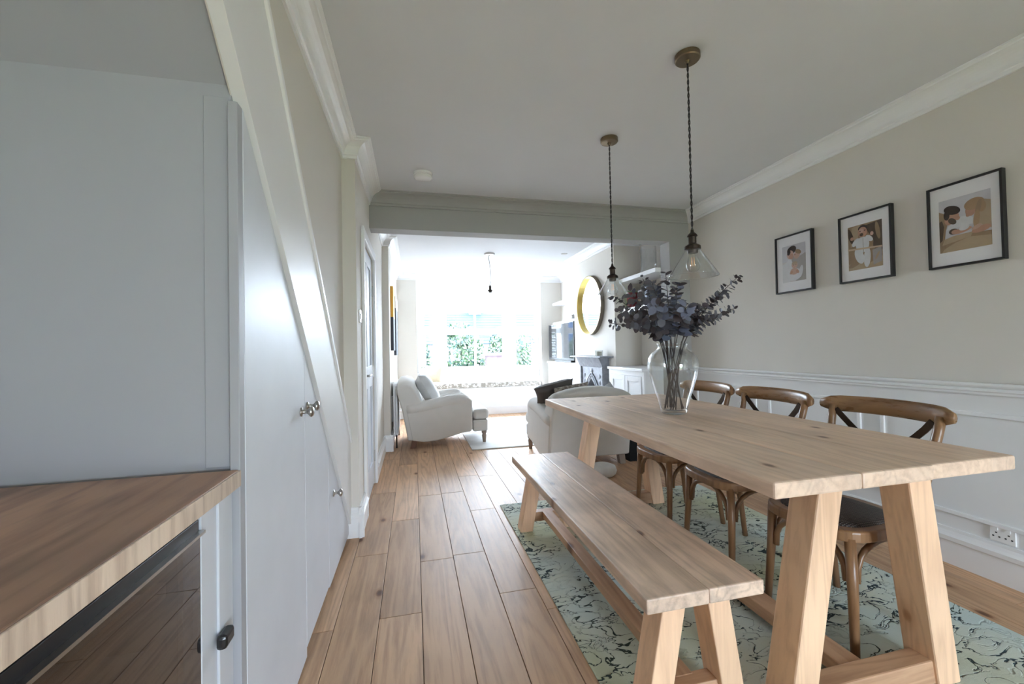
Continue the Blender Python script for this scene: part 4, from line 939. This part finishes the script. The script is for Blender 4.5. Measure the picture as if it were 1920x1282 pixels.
# black tapered bin beside the wide armchair
xb, yb = 2.215, 3.96
mb = MB(); mb.hexa([(xb-.08, yb-.07, 0), (xb+.07, yb-.07, 0), (xb+.07, yb+.07, 0), (xb-.08, yb+.07, 0)], [(xb-.06, yb-.05, .30), (xb+.05, yb-.05, .30), (xb+.05, yb+.05, .30), (xb-.06, yb+.05, .30)])
solo('black_bin', mb, M['soot'], 'black tapered floor box in the corner by the jamb', 'box', bevel=.004)

# shutters: narrow folded louvre panels at both bay edges
def shutter(x0, x1, y, label):
    z0, z1 = .66, 1.56
    t = thing('window_shutter', label, 'shutter', ((x0+x1)/2, y, z0), 'folded shutters')
    mb = MB(); f = .022
    for q in ((x0, x0+f, z0, z1), (x1-f, x1, z0, z1), (x0+f, x1-f, z0, z0+.06), (x0+f, x1-f, z1-.06, z1)): mb.box(q[0], q[1], y-.013, y+.013, q[2], q[3])
    part('shutter_frame', mb, M['trim'], t, bevel=.002)
    n = 15; h = (z1-z0-.12)/n
    for k in range(n):
        zc = z0+.06+h*(k+.5); c_, s_ = .024*math.cos(.6), .024*math.sin(.6)
        mb = MB(); mb.hexa([(x0+f, y-c_, zc-s_-.003), (x1-f, y-c_, zc-s_-.003), (x1-f, y+c_, zc+s_-.003), (x0+f, y+c_, zc+s_-.003)], [(x0+f, y-c_, zc-s_+.003), (x1-f, y-c_, zc-s_+.003), (x1-f, y+c_, zc+s_+.003), (x0+f, y+c_, zc+s_+.003)])
        part('louvre', mb, M['trim'], t)
shutter(.075, .215, 7.66, 'white louvred shutter folded at the bay edge by the radiator wall')
shutter(2.20, 2.33, 7.66, 'white louvred shutter folded at the bay edge by the television')

# ================================================================== OUTSIDE
M['grass'] = plain('lawn', (.16, .22, .10), .95, var=.2); M['pave'] = plain('paving', (.42, .41, .40), .9, var=.1)
M['slate'] = plain('slate_tile', (.012, .021, .040), .8, var=.2, vscale=1.5, spec=.1); M['brickwall'] = plain('far_brick', (.035, .022, .026), .9, var=.2, vscale=4); M['render'] = plain('far_render', (.75, .74, .72), .9)
struct('ground', MB().box(-30, 40, 8.4, 70, -.62, -.6), M['pave'], 'pale street paving outside the bay window', 'ground')
struct('ground_garden', MB().box(-12, 14, -16, REAR_Y-.15, -.22, -.2), M['grass'], 'garden lawn behind the kitchen doors', 'ground')
t = thing('terrace_house', 'pale house with blue slate roof across the street', 'house', (4, 28, -.6))
part('wall', MB().box(-10, 18, 25, 33, -.6, 1.6), M['render'], t)
rows = 12; ro = part('roof', MB().prism([(24.6, 1.5), (29, 3.75), (33.4, 1.5)], 'x', -10.3, 18.3), M['slate'], t)
for k in range(11):
    a_, b_ = k/11, (k+1)/11
    ya_, yb_ = 24.55+4.4*a_, 24.55+4.4*b_; za_, zb_ = 1.53+2.25*a_, 1.53+2.25*b_
    sub_part('tile_course', MB().hexa([(-10.3, ya_, za_), (18.3, ya_, za_), (18.3, yb_, zb_), (-10.3, yb_, zb_)], [(-10.3, ya_, za_+.03), (18.3, ya_, za_+.03), (18.3, yb_, zb_+.015), (-10.3, yb_, zb_+.015)]), M['slate'], ro, t)
part('chimney', MB().box(3.75, 4.6, 28.6, 29.4, 3.4, 4.5), M['brickwall'], t)
for k in range(3): part('chimney_pot', MB().lathe([(.12, 4.5), (.1, 4.85), (.08, 4.85), (.08, 4.5)], (3.9+k*.28, 29, 0), 12), M['pink'], t)
leafg = [plain('shrub_leaf_%d' % k, c, .6, var=.3, vscale=6) for k, c in enumerate(((.010, .030, .008), (.022, .045, .012), (.006, .024, .018)))]
rs = random.Random(5)
def shrub(x, y, rx, ry, top, label):
    t = thing('shrub', label, 'shrub', (x, y, -.6), 'front garden shrubs')
    mb = MB(); mb.tube([(x, y, -.6), (x+.05, y, .3), (x, y, top-.5)], [.06, .045, .02], 8); part('trunk', mb, M['stem'], t)
    mb = MB(); h = top+.4
    for k in range(4200):
        while True:
            a_ = Vector((rs.uniform(-1, 1), rs.uniform(-1, 1), rs.uniform(-1, 1)))
            if .35 < a_.length < 1: break
        c = Vector((x+a_.x*rx, y+a_.y*ry, -.4+h/2+a_.z*h/2)); s_ = rs.uniform(.04, .085)
        u = Vector((rs.uniform(-1, 1), rs.uniform(-1, 1), rs.uniform(-1, 1))).normalized(); v = u.orthogonal().normalized()
        mb.cur = rs.randrange(3); mb.add([c-u*s_, c+v*s_*.5, c+u*s_, c-v*s_*.5], [(0, 1, 2, 3)])
    o = part('foliage', mb, leafg, t); o['kind'] = 'stuff'
shrub(-.2, 11.6, .7, .7, 1.8, 'leafy green shrub beyond the left angled bay window')
shrub(1.25, 11.4, .72, .6, 1.95, 'leafy green shrub directly beyond the middle bay window')
shrub(2.7, 11.8, .72, .7, 1.9, 'leafy green shrub beside the brick pier in the front garden')
shrub(4.2, 11.7, .75, .7, 1.45, 'leafy green shrub beyond the right angled bay window')
t = thing('brick_pier', 'pale red brick gate pier in the front garden', 'pier', (2.0, 10.6, -.6))
part('shaft', MB().box(1.83, 2.25, 10.45, 10.85, -.6, 1.02), M['brickwall'], t)
part('coping', MB().box(1.78, 2.30, 10.40, 10.90, 1.02, 1.09), M['brickwall'], t)
